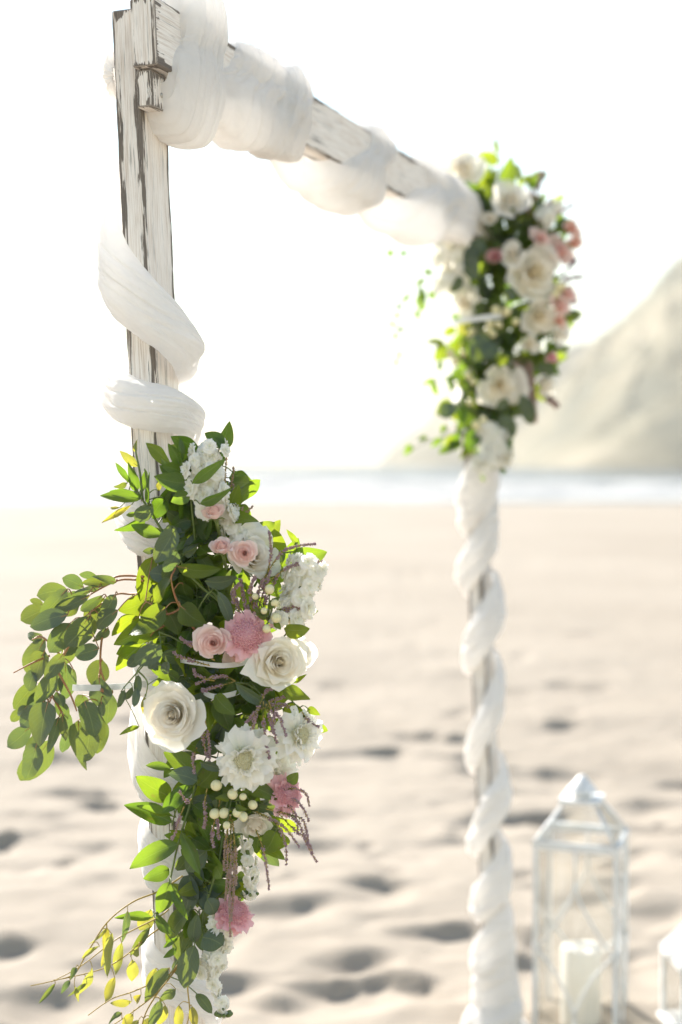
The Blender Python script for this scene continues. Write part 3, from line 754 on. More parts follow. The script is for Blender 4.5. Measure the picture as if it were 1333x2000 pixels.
def branch(name, label, cat, Z, stems, leaves, key, smat, Y0, srad=0.0016, group=None, seed=1, spread=0.02, rollr=35):
    """stems: list of polylines of (x, y, dY); leaves: (bx, by, tx, ty, width, dY[, key[, roll]]) in the coordinates of Z"""
    rr = random.Random(seed * 77 + 3)
    sp = [[P(*Z(p[0], p[1]), Y0 + (p[2] if len(p) > 2 else 0)) for p in s] for s in stems]
    root = thing(name, sp[0][0], label, cat, group)
    mb = MB(); paths = [smooth_path(s, 5) for s in sp]
    for p in paths: mb.tube(p, srad * 1.25, srad * 0.6, 6)
    allp = [q for p in paths for q in p]
    for lf in leaves:
        bx, by, tx, ty, wd, dY = lf[:6]
        k = lf[6] if len(lf) > 6 and lf[6] else key
        roll = lf[7] if len(lf) > 7 else rr.uniform(-rollr, rollr)
        b = P(*Z(bx, by), Y0 + dY); t = P(*Z(tx, ty), Y0 + dY + rr.uniform(-spread, spread))
        wm = wd / SCALE[Z] * (Y0 + dY) / F / max(0.55, math.cos(math.radians(roll)))
        near = min(allp, key=lambda q: (q - b).length_squared)
        if (near - b).length > .0008:
            mid = near.lerp(b, .55) + Vector((0, 0, .004)); mb.tube(smooth_path([near, mid, b], 3), srad * .6, srad * .5, 5, False)
        mb.tube([b, b.lerp(t, .25)], srad * .5, srad * .2, 4, False)
        place_leaf(root, k, b, t, wm, roll, rr)
    part('stem', mb.v, mb.f, smat, root)
    return root

# --- eucalyptus arching out to the left
branch('eucalyptus_branch', 'eucalyptus branch with oval leaves arching left from the near post', 'branch', Z3,
       [[(1100, 300, -.02), (1040, 293, .0), (890, 300, .0), (780, 370, 0), (640, 420, 0), (500, 470, 0), (330, 560, 0)], [(1100, 330, -.02), (1030, 322, 0), (900, 330, .0), (720, 420, 0), (560, 520, 0)], [(1060, 430, -.02), (990, 432, 0), (870, 445, 0), (640, 615, 0)]],
       [(640, 380, 475, 310, 115, .02), (745, 300, 608, 275, 60, .03), (890, 345, 722, 290, 60, -.01), (865, 335, 625, 350, 75, .0), (765, 375, 500, 440, 60, -.02), (530, 410, 280, 455, 155, .05), (515, 395, 310, 615, 130, -.01),
        (345, 545, 160, 640, 160, .05), (335, 515, 228, 478, 55, .03), (705, 400, 425, 530, 60, -.03), (690, 445, 400, 570, 85, -.03), (520, 590, 246, 690, 155, -.05), (685, 605, 520, 835, 185, -.05), (540, 655, 378, 885, 175, -.035),
        (905, 555, 716, 700, 130, -.04), (885, 435, 788, 615, 110, -.03), (790, 440, 600, 600, 80, .0), (800, 460, 690, 580, 80, .01), (620, 480, 490, 590, 110, .02), (700, 600, 600, 830, 140, .0), (650, 660, 500, 900, 160, .03), (830, 690, 725, 830, 75, -.02), (760, 850, 580, 905, 130, -.02), (600, 430, 470, 500, 80, .02), (780, 540, 640, 640, 120, .02), (560, 780, 500, 960, 120, .03)],
       'euc', M['stem_red'], 2.13, seed=2)
branch('eucalyptus_branch', 'drooping eucalyptus branch, left end of the near foliage, hanging lowest', 'branch', Z3,
       [[(640, 615, 0), (480, 920, 0), (430, 1000, 0), (400, 1210, 0), (350, 1320, 0)], [(480, 920, 0), (340, 770, 0.01), (250, 780, .02)], [(430, 1000, 0), (540, 1200, 0), (590, 1330, 0)], [(400, 1210, 0), (470, 1330, 0), (500, 1400, 0)], [(380, 905, 0), (250, 960, -.02), (105, 1035, -.03)]],
       [(335, 765, 188, 740, 75, .04), (345, 780, 172, 1065, 155, .04), (345, 865, 240, 1108, 150, -.01), (285, 1010, 195, 1165, 110, .01), (485, 890, 345, 1072, 120, -.04), (500, 960, 520, 1255, 140, .02), (560, 1000, 580, 1120, 40, -.02),
        (425, 1010, 290, 1270, 135, -.02), (275, 1110, 102, 1310, 150, .05), (215, 1290, 120, 1360, 65, .02), (160, 1320, 86, 1405, 85, .05), (345, 1245, 118, 1468, 150, .0), (370, 1255, 275, 1590, 200, -.05), (235, 1450, 48, 1605, 150, .05),
        (455, 1370, 350, 1660, 75, -.03), (480, 1360, 492, 1565, 75, -.045), (505, 1330, 520, 1668, 90, .05), (285, 1575, 210, 1845, 155, -.03), (390, 1540, 160, 1875, 200, .05), (440, 1180, 480, 1300, 80, .01), (430, 1240, 520, 1400, 100, .0), (330, 1180, 200, 1300, 100, .05), (460, 1000, 410, 1180, 110, .03), (395, 1370, 430, 1560, 110, .03), (300, 1500, 190, 1700, 110, .05)],
       'euc', M['stem_red'], 2.12, seed=3)
branch('eucalyptus_branch', 'short eucalyptus strand hanging straight down over the white cable tie tail', 'branch', Z3,
       [[(820, 640, 0), (780, 790, 0), (772, 1000, 0), (815, 1150, 0), (780, 1260, 0), (750, 1370, 0)], [(772, 1000, 0), (755, 1100, 0)]],
       [(785, 935, 700, 1130, 180, .04), (760, 1075, 790, 1300, 165, -.01), (830, 1170, 835, 1418, 120, .04), (640, 1205, 600, 1310, 110, .04), (650, 1255, 722, 1535, 170, -.04), (690, 1440, 640, 1720, 180, -.02), (600, 1400, 628, 1785, 130, .05), (795, 1400, 745, 1655, 115, .04), (775, 1250, 790, 1368, 58, -.03), (690, 1330, 780, 1560, 120, .03)],
       'euc', M['stem_red'], 2.12, seed=4)
gn = bpy.context.scene.objects['eucalyptus_branch.002']
for (x, y, ax_) in ((790, 1168, -.6), (845, 1180, .8)):
    c = P(*Z3(x, y), 2.11); g2 = MB(); r2 = 5 * 2.11 / F
    fr2 = frame_from(Vector((ax_, -1, -.2)))
    g2.tube([c - fr2 @ Vector((0, 0, r2)), c, c + fr2 @ Vector((0, 0, r2 * .8))], r2 * .6, r2 * 1.05, 9); g2.ball(c + fr2 @ Vector((0, 0, r2 * .8)), r2 * .55, None, 7, 5)
    part('gum_nut', g2.v, g2.f, M['stem_red'], gn)
# --- top of the near spray
branch('ruscus_sprig', 'dark glossy ruscus sprig rising round the topmost white stock', 'sprig', Z4,
       [[(560, 720, .02), (545, 560, 0), (530, 420, 0), (520, 330, 0), (500, 280, 0)], [(560, 720, .02), (620, 500, .02), (670, 330, .02), (690, 210, 0), (705, 150, 0)]],
       [(690, 215, 742, 60, 88, .02), (712, 212, 612, 128, 85, -.01), (582, 236, 430, 136, 92, .0), (475, 295, 413, 183, 70, -.005), (487, 335, 464, 148, 22, -.02, None, 55), (545, 402, 722, 282, 66, -.06, None, 20), (532, 402, 338, 362, 112, -.02), (585, 512, 752, 418, 55, -.06, None, 25), (532, 468, 428, 500, 85, -.03),
        (775, 350, 836, 352, 38, .0), (560, 480, 470, 590, 110, .02), (600, 600, 520, 470, 120, .02), (500, 420, 440, 560, 110, .03), (640, 560, 610, 720, 100, .0), (540, 600, 440, 640, 100, .01), (700, 230, 650, 330, 70, .03), (600, 240, 560, 330, 70, .02), (545, 560, 640, 660, 90, .02)],
       'rus', M['stem_green'], 2.07, seed=5)
branch('ruscus_sprig', 'fan of narrow ruscus leaves and yellow buds sticking out left at the spray top', 'sprig', Z4,
       [[(420, 720, .0), (370, 640, 0), (310, 540, 0), (275, 490, 0), (240, 430, 0), (200, 380, 0)], [(275, 490, 0), (262, 350, 0), (240, 240, 0), (235, 180, 0)], [(310, 540, 0), (300, 400, 0), (285, 320, 0)]],
       [(252, 308, 148, 238, 50, .02, 'wil'), (236, 232, 237, 168, 22, .02, 'wil'), (362, 440, 362, 392, 30, -.01, 'wil'), (242, 445, 193, 288, 58, .0), (208, 402, 136, 284, 34, .0), (272, 482, 34, 455, 75, -.01, None, 15), (266, 452, 286, 336, 42, .02), (302, 512, 306, 345, 26, -.02), (216, 515, 55, 608, 32, .02, 'wil'), (152, 530, 86, 536, 18, .02, 'wil'),
        (330, 525, 243, 615, 88, -.03, 'euc'), (400, 485, 325, 600, 105, .01), (292, 598, 122, 670, 58, .0), (385, 692, 218, 632, 75, -.01), (242, 556, 182, 578, 30, .0), (200, 440, 90, 440, 30, .02), (400, 590, 330, 480, 80, .03), (190, 400, 120, 425, 34, .03, 'gry')],
       'rus', M['stem_green'], 2.08, seed=6)
branch('eucalyptus_sprig', 'blue-grey eucalyptus sprig with paired oval leaves below the top ruscus', 'sprig', Z4,
       [[(690, 1040, .0), (560, 930, 0), (470, 800, -.02), (440, 680, -.02), (415, 625, -.02)], [(690, 1040, 0), (640, 990, -.02), (560, 1110, 0)]],
       [(455, 648, 348, 828, 112, -.05), (467, 772, 388, 875, 82, -.04), (475, 720, 400, 640, 80, .02), (612, 930, 792, 938, 78, -.04), (680, 985, 762, 1158, 64, -.04), (500, 790, 575, 730, 40, -.02, 'gry'), (340, 760, 275, 770, 40, .02, 'gry')],
       'euc', M['stem_green'], 2.06, seed=7)
branch('salal_sprig', 'broad backlit yellow-green salal leaves, left of the pink rose', 'sprig', Z4,
       [[(600, 1250, .03), (480, 1080, .0), (430, 930, -.02), (450, 870, -.02)], [(480, 1080, 0), (400, 1110, .0), (330, 1060, .01), (290, 1040, .01)], [(480, 1080, 0), (430, 1150, .01), (340, 1200, .0)]],
       [(330, 798, 268, 1035, 105, .05, None, 5), (432, 908, 328, 1062, 66, -.02, None, 40), (335, 1010, 135, 1095, 135, .05, None, 0), (402, 1075, 185, 1218, 125, -.02, None, 20), (415, 950, 345, 1070, 105, .05, None, 0), (255, 1120, 112, 1205, 95, .03), (370, 1190, 118, 1275, 135, .03, None, 5), (462, 850, 705, 892, 85, -.06, None, 25),
        (480, 1065, 622, 1165, 130, -.02), (400, 1085, 470, 1225, 115, .0), (490, 940, 545, 1045, 95, .0), (300, 1280, 130, 1330, 120, .04, None, 5), (390, 1120, 320, 1240, 110, .06, None, 0), (350, 1130, 260, 1160, 90, .05)],
       'sal', M['stem_red'], 2.07, seed=8)
branch('salal_sprig', 'bright yellow-green salal leaves behind the heather at the right edge', 'sprig', Z4,
       [[(880, 960, .06), (960, 830, .05), (1040, 780, .05), (1110, 770, .05)], [(960, 830, .05), (990, 760, .05)]],
       [(1000, 800, 995, 640, 130, .05, None, 0), (1080, 800, 1275, 772, 130, .05, None, 5), (1112, 735, 1058, 652, 36, .04), (1020, 850, 1120, 690, 120, .07, None, 10), (960, 880, 1080, 900, 90, .03)],
       'sal', M['stem_green'], 2.06, seed=9)
branch('seeded_eucalyptus_sprig', 'thin trailing sprig of small grey-green leaves just above the big white rose', 'sprig', Z5,
       [[(430, 250, .02), (300, 290, -.01), (180, 345, -.03), (120, 400, -.03), (110, 470, -.03)], [(250, 170, -.02), (330, 200, 0), (400, 240, 0)], [(180, 345, -.03), (60, 480, -.03), (20, 530, -.02)], [(120, 400, -.03), (180, 470, -.03), (170, 560, -.03)]],
       [(262, 250, 105, 352, 130, -.04), (150, 245, -10, 410, 130, .03, 'sal'), (45, 520, 5, 625, 42, -.03), (90, 500, 50, 600, 44, -.03), (125, 430, 110, 560, 50, -.02), (115, 500, 105, 620, 48, -.03), (165, 560, 150, 682, 46, -.03, 'wil'), (300, 345, 265, 440, 62, -.03), (240, 330, 190, 390, 60, -.02), (280, 460, 205, 500, 50, .0, 'sal'), (120, 300, 60, 390, 70, .0), (130, 740, 20, 782, 34, .02, 'sal'), (245, 400, 190, 350, 40, -.01)],
       'euc', M['stem_green'], 2.06, seed=10, srad=.0011)
# --- right-hand leaf tips and mid spray
branch('salal_sprig', 'dark salal leaves poking out between the right-hand white flowers', 'sprig', Z5,
       [[(700, 300, .08), (900, 330, .06), (1020, 180, .02), (1100, 120, .02)], [(900, 330, .06), (1000, 520, .02), (1150, 680, .02)]],
       [(1010, 150, 1165, 155, 100, -.02), (1100, 70, 1215, 45, 55, .02), (1000, 505, 1172, 590, 95, -.01), (1205, 750, 1278, 765, 55, .03), (1150, 630, 1222, 672, 50, .0), (1060, 480, 1150, 420, 30, .03), (940, 500, 1080, 560, 100, .03), (880, 560, 1000, 640, 90, .03), (1000, 640, 1130, 650, 80, .02), (1060, 250, 1100, 330, 80, .05)],
       'sal', M['stem_green'], 2.05, seed=11)
branch('leafy_sprig', 'dark rounded leaves filling the gap between big white rose and heather', 'sprig', Z5,
       [[(640, 500, .05), (630, 640, .03), (600, 800, .03), (520, 960, .03)], [(640, 500, .05), (800, 480, .02), (900, 600, .0)], [(640, 500, .05), (720, 200, .05), (800, 0, .04), (860, -80, .04)]],
       [(590, 550, 718, 668, 105, -.03), (590, 585, 690, 758, 140, .0), (560, 590, 560, 765, 95, .01), (715, 478, 935, 622, 72, -.05, 'gry', 15), (400, 838, 545, 905, 85, .0), (640, 700, 720, 820, 120, .02), (600, 760, 640, 880, 110, .03), (760, 560, 860, 680, 110, .04), (470, 760, 520, 880, 90, .03), (700, 400, 660, 520, 110, .04), (800, 420, 720, 520, 100, .04), (860, 640, 820, 760, 100, .05), (500, 340, 610, 440, 110, .05), (340, 250, 440, 330, 100, .05), (400, 330, 520, 330, 90, .05), (700, 60, 640, -80, 110, .04), (760, 40, 800, -100, 110, .04), (820, 60, 900, -40, 110, .04), (860, 20, 930, 100, 100, .04), (700, 100, 760, 220, 110, .05), (780, -40, 720, -160, 100, .05), (900, -60, 960, -180, 90, .05), (840, 100, 960, 160, 100, .06), (640, 20, 560, -60, 100, .05)],
       'sal', M['stem_green'], 2.07, seed=12)
branch('ruscus_sprig', 'bright green ruscus leaves fanning left below the big white rose', 'sprig', Z5,
       [[(470, 960, .0), (440, 1110, -.01), (365, 1220, -.01), (330, 1340, 0)], [(440, 1110, -.01), (330, 1180, -.01)], [(530, 960, 0), (440, 1110, -.01)]],
       [(445, 1018, 288, 892, 130, -.01, 'sal', 10), (322, 1000, 165, 968, 56, .02, 'rus', 10), (482, 1072, 308, 1028, 115, -.03, 'eus', 15), (328, 1170, 106, 1040, 145, .03, 'sal', 0), (490, 1100, 595, 955, 130, .0, 'sal'), (500, 960, 645, 1000, 58, -.05, 'gry', 20), (330, 1320, 46, 1222, 125, .03, 'rus', 5), (352, 1290, 108, 1232, 50, .0, 'rus', 30), (455, 1100, 278, 1275, 110, -.01, 'rus'), (460, 1215, 605, 1335, 105, .0, 'rus'),
        (420, 1200, 480, 1330, 100, .02, 'rus'), (540, 1060, 590, 1200, 110, .03, 'sal'), (600, 1120, 560, 1260, 90, .02, 'sal')],
       'rus', M['stem_green'], 2.07, seed=13)
branch('salal_sprig', 'dark leaves under the white scabious and beside the lower pink bloom', 'sprig', Z5,
       [[(700, 1060, .06), (820, 1090, .03), (960, 1120, .01), (1060, 1060, .01)]],
       [(785, 1100, 968, 1180, 105, -.01), (1030, 1075, 1095, 1020, 75, -.01), (720, 1080, 640, 1180, 90, .02), (820, 1120, 760, 1220, 90, .03), (600, 1180, 580, 1250, 40, -.03, 'gry')],
       'sal', M['stem_green'], 2.05, seed=14)
# --- bottom of the near spray
branch('ruscus_sprig', 'long hanging ruscus stem with bright green leaves, lower left of the post', 'sprig', Z6,
       [[(720, -60, .02), (660, 130, 0), (630, 240, 0), (602, 370, 0), (570, 470, 0), (535, 530, 0)], [(660, 130, 0), (690, 240, 0)]],
       [(642, 195, 437, 302, 92, -.01, None, 5), (605, 305, 492, 345, 70, .03, None, 5), (655, 145, 738, 328, 62, -.03, None, 10), (603, 362, 548, 508, 88, -.01, None, 0), (610, 368, 684, 525, 42, -.02), (528, 515, 368, 520, 44, -.02, None, 10), (522, 480, 462, 590, 75, .03, 'wil', 0), (545, 505, 618, 588, 48, -.01), (640, 600, 583, 642, 28, -.01), (634, 648, 576, 692, 30, -.01), (700, 170, 780, 230, 60, .0), (720, 60, 650, 90, 90, .02), (700, 0, 640, 60, 100, .03), (720, 100, 780, 180, 80, .02)],
       'rus', M['stem_green'], 2.07, seed=15)
branch('eucalyptus_branch', 'dark round-leaved eucalyptus branch hanging down the front of the post', 'branch', Z6,
       [[(840, 100, .03), (820, 250, .0), (765, 450, 0), (700, 600, 0), (600, 770, 0), (540, 860, 0)], [(765, 450, 0), (745, 540, 0), (790, 640, 0)], [(700, 600, 0), (700, 700, 0)]],
       [(695, 330, 648, 500, 95, .01), (738, 400, 842, 475, 120, .01), (765, 435, 805, 508, 75, -.04), (748, 600, 836, 640, 110, -.03), (722, 500, 712, 645, 62, -.03), (712, 635, 665, 822, 95, -.03), (742, 300, 695, 380, 95, .0), (765, 225, 675, 310, 90, -.02), (695, 235, 645, 325, 75, .02), (720, 845, 782, 925, 48, .0), (870, 330, 905, 445, 52, .03), (740, 360, 660, 420, 110, .02), (800, 300, 740, 420, 110, .03), (730, 510, 760, 660, 90, .02), (680, 560, 640, 700, 80, .02), (660, 700, 620, 790, 60, .02), (860, 200, 820, 300, 80, .03), (700, 480, 640, 560, 80, .03)],
       'euc', M['stem_green'], 2.08, seed=16)
branch('salal_sprig', 'pair of round dark leaves hanging below the lowest white rose', 'sprig', Z6,
       [[(900, 60, .05), (1000, 110, .03), (1090, 140, .02)]],
       [(1065, 140, 1000, 245, 95, .0), (1095, 150, 1065, 235, 75, .02)],
       'sal', M['stem_green'], 2.06, seed=17)
branch('willow_eucalyptus_branch', 'thin golden twig with narrow yellow leaves trailing to the bottom left', 'branch', Z6,
       [[(660, 335, .0), (560, 400, 0), (440, 450, -.03), (330, 540, -.05), (240, 680, -.06), (190, 760, -.07), (100, 790, -.08), (0, 812, -.09)], [(600, 480, 0), (545, 520, -.01), (380, 605, -.04), (220, 725, -.06), (90, 795, -.08)], [(590, 545, 0), (520, 590, -.02), (400, 690, -.04), (300, 742, -.05), (140, 782, -.07)]],
       [(332, 555, 300, 722, 28, -.05), (352, 585, 340, 775, 42, -.06), (395, 625, 360, 775, 46, -.04), (422, 485, 400, 632, 34, -.04, 'gry'), (520, 555, 428, 695, 38, -.03, 'gry'), (440, 698, 440, 808, 54, -.05), (365, 775, 315, 895, 46, -.05), (268, 728, 222, 862, 34, -.06), (198, 732, 172, 788, 28, -.07, 'gry'), (172, 788, 132, 848, 26, -.07, 'gry'), (108, 802, 38, 888, 24, -.08, 'gry'), (242, 798, 170, 862, 20, -.06, 'gry'), (190, 810, 205, 880, 18, -.07), (300, 640, 215, 690, 20, -.06), (330, 560, 260, 640, 14, -.05), (470, 640, 450, 700, 30, -.04)],
       'wil', M['stem_gold'], 2.07, srad=.0011, seed=18)
branch('willow_eucalyptus_branch', 'thin yellow-leaved twig running off the bottom edge below the post foliage', 'branch', Z6,
       [[(700, 640, .0), (640, 720, -.01), (590, 770, -.02), (450, 835, -.04), (350, 870, -.05), (250, 940, -.06)], [(660, 700, 0), (560, 830, -.03), (450, 920, -.04), (330, 1000, -.05)], [(690, 780, -.02), (682, 820, -.02), (690, 935, -.03), (660, 1020, -.03)], [(560, 830, -.03), (500, 930, -.04), (470, 1040, -.04)]],
       [(545, 735, 498, 835, 44, -.03), (600, 735, 492, 885, 64, -.04, 'gry'), (565, 875, 512, 990, 54, -.05, 'gry'), (645, 895, 636, 1010, 44, -.04), (630, 825, 556, 892, 44, -.04, 'gry'), (440, 878, 345, 892, 34, -.05), (395, 928, 340, 985, 24, -.05, 'gry'), (445, 935, 395, 982, 44, -.05), (585, 895, 548, 985, 44, -.04), (480, 850, 440, 900, 34, -.04), (520, 950, 480, 1010, 40, -.04), (700, 900, 720, 1000, 40, -.03), (470, 960, 420, 1030, 34, -.05)],
       'wil', M['stem_gold'], 2.06, srad=.0011, seed=19)

# --- small dark sprigs packed behind the flowers
ENV = [(880, 335, 440), (1000, 330, 450), (1100, 320, 560), (1200, 290, 590), (1300, 310, 580), (1400, 370, 580), (1500, 355, 540), (1600, 345, 520), (1700, 350, 470), (1800, 360, 430), (1860, 365, 430)]
def env_at(y):
    for (y0, a0, b0), (y1, a1, b1) in zip(ENV, ENV[1:]):
        if y <= y1:
            t = (y - y0) / (y1 - y0); return a0 + (a1 - a0) * t, b0 + (b1 - b0) * t
    return ENV[-1][1:]
rf = random.Random(99)
for i in range(54):
    y = 930 + (i % 34) * 25 + rf.uniform(-10, 10)
    y = min(y, 1780)
    lo, hi = env_at(y); x = lo + (hi - lo) * (rf.random() * .9 + .05)
    cx = (lo + hi) / 2
    lv = []
    for k in range(8):
        an = rf.uniform(0, 6.28); r0 = rf.uniform(0, 30); L = rf.uniform(38, 62)
        bx, by = x + math.cos(an) * r0, y + math.sin(an) * r0
        lv.append((bx, by, bx + math.cos(an + rf.uniform(-.8, .8)) * L, by + math.sin(an + rf.uniform(-.8, .8)) * L, rf.uniform(24, 38), rf.uniform(-.02, .035), rf.choice(['rus', 'sal', 'euc', 'sal'])))
    branch('leaf_sprig', 'dark green leaf sprig packed deep between the flowers of the near spray', 'sprig', ZID,
           [[(cx, y + 20, .02), ((cx + x) / 2, y + 8, .01), (x, y, 0)]], lv, 'rus', M['stem_green'], 2.10, group='filler leaf sprigs in the near spray', seed=200 + i, spread=.03, rollr=55)

# ---------------------------------------------------------------- flowers
def grid_mesh(name, fn, nu, nv, m):
    v, uv, f = [], [], []
    for i in range(nv + 1):
        for j in range(nu + 1):
            u = -1 + 2 * j / nu; t = i / nv
            p, q = fn(u, t); v.append(p); uv.append(q)
    k = nu + 1
    for i in range(nv):
        for j in range(nu): f.append((i * k + j, i * k + j + 1, (i + 1) * k + j + 1, (i + 1) * k + j))
    me = mesh(name, v, f, uv); me.materials.append(m); return me

def rose_petals(seed, m, n, openness, pointed):
    """list of petal meshes for a rose of outer radius 1 opening along +Z"""
    r = random.Random(seed); out = []
    for i in range(n):
        f = i / (n - 1); phi0 = i * 2.39996 + r.uniform(-.45, .45)
        rt = 0.022 + openness * (0.36 * f ** .95 + 0.38 * f ** 3.4) * r.uniform(.95, 1.05)
        ztop = 0.36 - 0.36 * f ** 1.8 * openness + r.uniform(-.025, .025)
        span = 3.4 * (1 - f) ** 1.3 + (1.55 + .4 * r.random()) * (1 - (1 - f) ** 1.3)
        inward = max(0.0, 1 - f / .22)
        curl = (.045 + .20 * f ** 2.2 * openness) * r.uniform(.75, 1.3) * (1 - inward) - rt * .85 * inward
        drop = (.015 + .20 * f ** 2.5 * openness) * r.uniform(.7, 1.3)
        rip = r.uniform(0, 6); notch = r.uniform(0, .06) * f; tip = (.13 * pointed * f) * r.uniform(.3, 1.3); skew = r.uniform(-.2, .2); lean = r.uniform(-.05, .05) * f
        zb = -0.50
        def fn(u, t, f=f, phi0=phi0, rt=rt, ztop=ztop, span=span, curl=curl, drop=drop, rip=rip, tip=tip, skew=skew, zb=zb, lean=lean, notch=notch):
            au = abs(u)
            ext = 1 - (.06 + .20 * f) * au ** 2.8 + tip * max(0, 1 - au * 1.4) ** 1.6 - notch * math.exp(-((u - .35 * math.sin(rip)) / .13) ** 2) + .012 * math.sin(u * 17 + rip * 3) * f
            tt = t * ext
            wdt = min(1.0, .35 + 1.1 * t ** .8) if f > .3 else 1
            phi = phi0 + u * wdt * span / 2 + skew * t
            k = rt * (1 + lean)
            a = (.02, zb); b = (k * .95 + .05, zb + .10); c = (k * 1.0, ztop - .12); d = (k + curl * (1 + .5 * au ** 2), ztop - drop * (.25 + .9 * au ** 2.5) + .02)
            q = 1 - tt
            rr = q ** 3 * a[0] + 3 * q * q * tt * b[0] + 3 * q * tt * tt * c[0] + tt ** 3 * d[0]
            zz = q ** 3 * a[1] + 3 * q * q * tt * b[1] + 3 * q * tt * tt * c[1] + tt ** 3 * d[1]
            if tt > 1: rr += (tt - 1) * .5 * f; zz -= (tt - 1) * 1.0 * f
            rr *= 1 + .06 * u * (1 - .5 * f) + .022 * math.sin(u * 5 + rip) * t * f
            zz += (.03 * math.sin(u * 6 + rip) + .012 * math.sin(u * 13 + rip * 2)) * t * t * f
            return (rr * math.cos(phi), rr * math.sin(phi), zz), (.5 + .5 * u, min(1, t * .45 + .62 * f ** .6))
        out.append(grid_mesh('petal', fn, 12, 9, m))
    return out

RC = {}
def rose(label, x, y, rp, Y, face, m='white', seed=1, openness=1.0, n=24, pointed=1.0, cat='rose', group=None, stem_to=None):
    """rose centred on pixel (x, y), radius rp pixels, facing `face` (x right, z up; -y = camera)"""
    key = (m, seed, openness, n)
    if key not in RC: RC[key] = rose_petals(seed, M[m], n, openness, pointed)
    c = P(x, y, Y); r = rp * Y / F
    fr = frame_from(Vector((face[0], -1 if len(face) < 3 else face[2], face[1])))
    root = thing('rose', c, label, cat, group)
    Mw = Matrix.Translation(c) @ (fr @ Matrix.Rotation(seed * 1.7, 3, 'Z')).to_4x4() @ Matrix.Scale(r * 1.04, 4)
    for me in RC[key]: inst('petal', me, root, Mw)
    mb = MB(); ax = fr @ Vector((0, 0, 1)); b = c - ax * r * .5
    e = b - ax * r * .9 + Vector((0, .03, -.01))
    mb.tube(smooth_path([b, b - ax * r * .5, e], 4), .0028, .0024, 7)
    mb.ball(b - ax * r * .12, r * .17, None, 8, 5)
    for k in range(5):
        a = k * 1.2566; d = fr @ Vector((math.cos(a), math.sin(a), 0)); sd = fr @ Vector((-math.sin(a), math.cos(a), 0))
        p0 = b - ax * r * .1
        mb.add([p0 + sd * r * .1, p0 - sd * r * .1, p0 + d * r * .38 + ax * r * .12 + sd * r * .07, p0 + d * r * .38 + ax * r * .12 - sd * r * .07, p0 + d * r * .62 + ax * r * .02], [(0, 1, 3, 2), (2, 3, 4)])
    part('calyx', mb.v, mb.f, M['stem_green'], root)
    return root

def scab_petals(m, seed, small):
    r = random.Random(seed); rip = [r.uniform(0, 6) for _ in range(5)]; cup = r.uniform(-.25, .25)
    def fn(u, t):
        wd = (.14 + .56 * math.sin(min(1, t * 1.0) * math.pi * .58)) * (.8 if small else 1)
        ext = 1 + (.09 * math.cos(u * 2.6 * math.pi + rip[0]) + .05 * math.sin(u * 13 + rip[1]) + .03 * math.sin(u * 23 + rip[4])) * t ** 2 - .16 * u * u
        x = u * wd * t ** .35; y = t * ext
        z = .12 * math.sin(t * 3 + rip[2]) * .6 + .13 * math.sin(u * 3.6 + rip[3]) * t + .07 * math.sin(u * 9 + rip[1]) * t * t + ((.25 if small else -.02) + cup) * t * t
        return (x, y, z), (.5 + .5 * u, .3 + .7 * t)
    return grid_mesh('petal', fn, 16, 8, m)
SP = {}
for k in ('snow', 'rosepink'):
    SP[k] = [scab_petals(M[k], s, False) for s in range(5)], [scab_petals(M[k], s + 20, True) for s in range(4)]

def scabious(label, x, y, rp, Y, face, m='snow', seed=1, dome=.40, group=None, nout=8):
    r_ = random.Random(seed); c = P(x, y, Y); r = rp * Y / F
    fr = frame_from(Vector((face[0], -1 if len(face) < 3 else face[2], face[1])))
    root = thing('scabious', c, label, 'flower', group)
    for ring, (cnt, ln, tilt, z0, pool) in enumerate(((nout, 1.0, .10, -.05, SP[m][0]), (nout, .86, .28, .0, SP[m][0]), (nout, .62, .45, .05, SP[m][1]))):
        for i in range(cnt):
            a = 6.2832 * (i + ring * .5) / cnt + r_.uniform(-.3, .3)
            tl = tilt + r_.uniform(-.25, .25); s = ln * r_.uniform(.78, 1.15)
            L = Matrix.Rotation(a, 3, 'Z') @ Matrix.Rotation(tl, 3, 'X')
            inst('petal', r_.choice(pool), root, Matrix.Translation(c + fr @ Vector((0, 0, z0 * r))) @ (fr @ L).to_4x4() @ Matrix.Scale(r * s, 4))
    mb = MB(); pin = MB()
    N = 130
    for i in range(N):
        t = (i + .5) / N; rho = dome * math.sqrt(t); a = i * 2.39996
        h = .34 * (dome / .4) * math.sqrt(max(0, 1 - (rho / dome) ** 2 * .9))
        p = c + fr @ (Vector((rho * math.cos(a), rho * math.sin(a), h)) * r)
        nrm = fr @ Vector((rho * math.cos(a) * 1.6, rho * math.sin(a) * 1.6, .5)).normalized()
        f2 = frame_from(nrm); q = r * .05
        vv = [p + f2 @ Vector((math.cos(k * 1.2566 + i) * q * (1.25 if k % 2 else .7), math.sin(k * 1.2566 + i) * q, q * .9)) for k in range(5)] + [p - nrm * q * 1.5]
        mb.add(vv, [(k, (k + 1) % 5, 5) for k in range(5)])
        if i % 2 == 0:
            tp = p + nrm * r * (.13 + .05 * r_.random())
            pin.tube([p, tp], r * .007, r * .007, 3, False); pin.ball(tp, r * .02, None, 4, 3)
    dm = MB(); dm.ball(c + fr @ Vector((0, 0, .05 * r)), r * dome * .8, None, 10, 6); mb.add(dm.v, dm.f)
    part('pincushion', mb.v, mb.f, M['pincp' if m == 'rosepink' else 'pinc'], root, kind='stuff')
    part('stamens', pin.v, pin.f, M['snow'] if m == 'snow' else M['pink'], root, kind='stuff')
    ax = fr @ Vector((0, 0, 1)); sm_ = MB(); sm_.tube(smooth_path([c - ax * r * .05, c - ax * r * .6, c - ax * r * 1.2 + Vector((0, .03, -.01))], 4), .002, .0018, 6)
    part('stem', sm_.v, sm_.f, M['stem_green'], root)
    return root

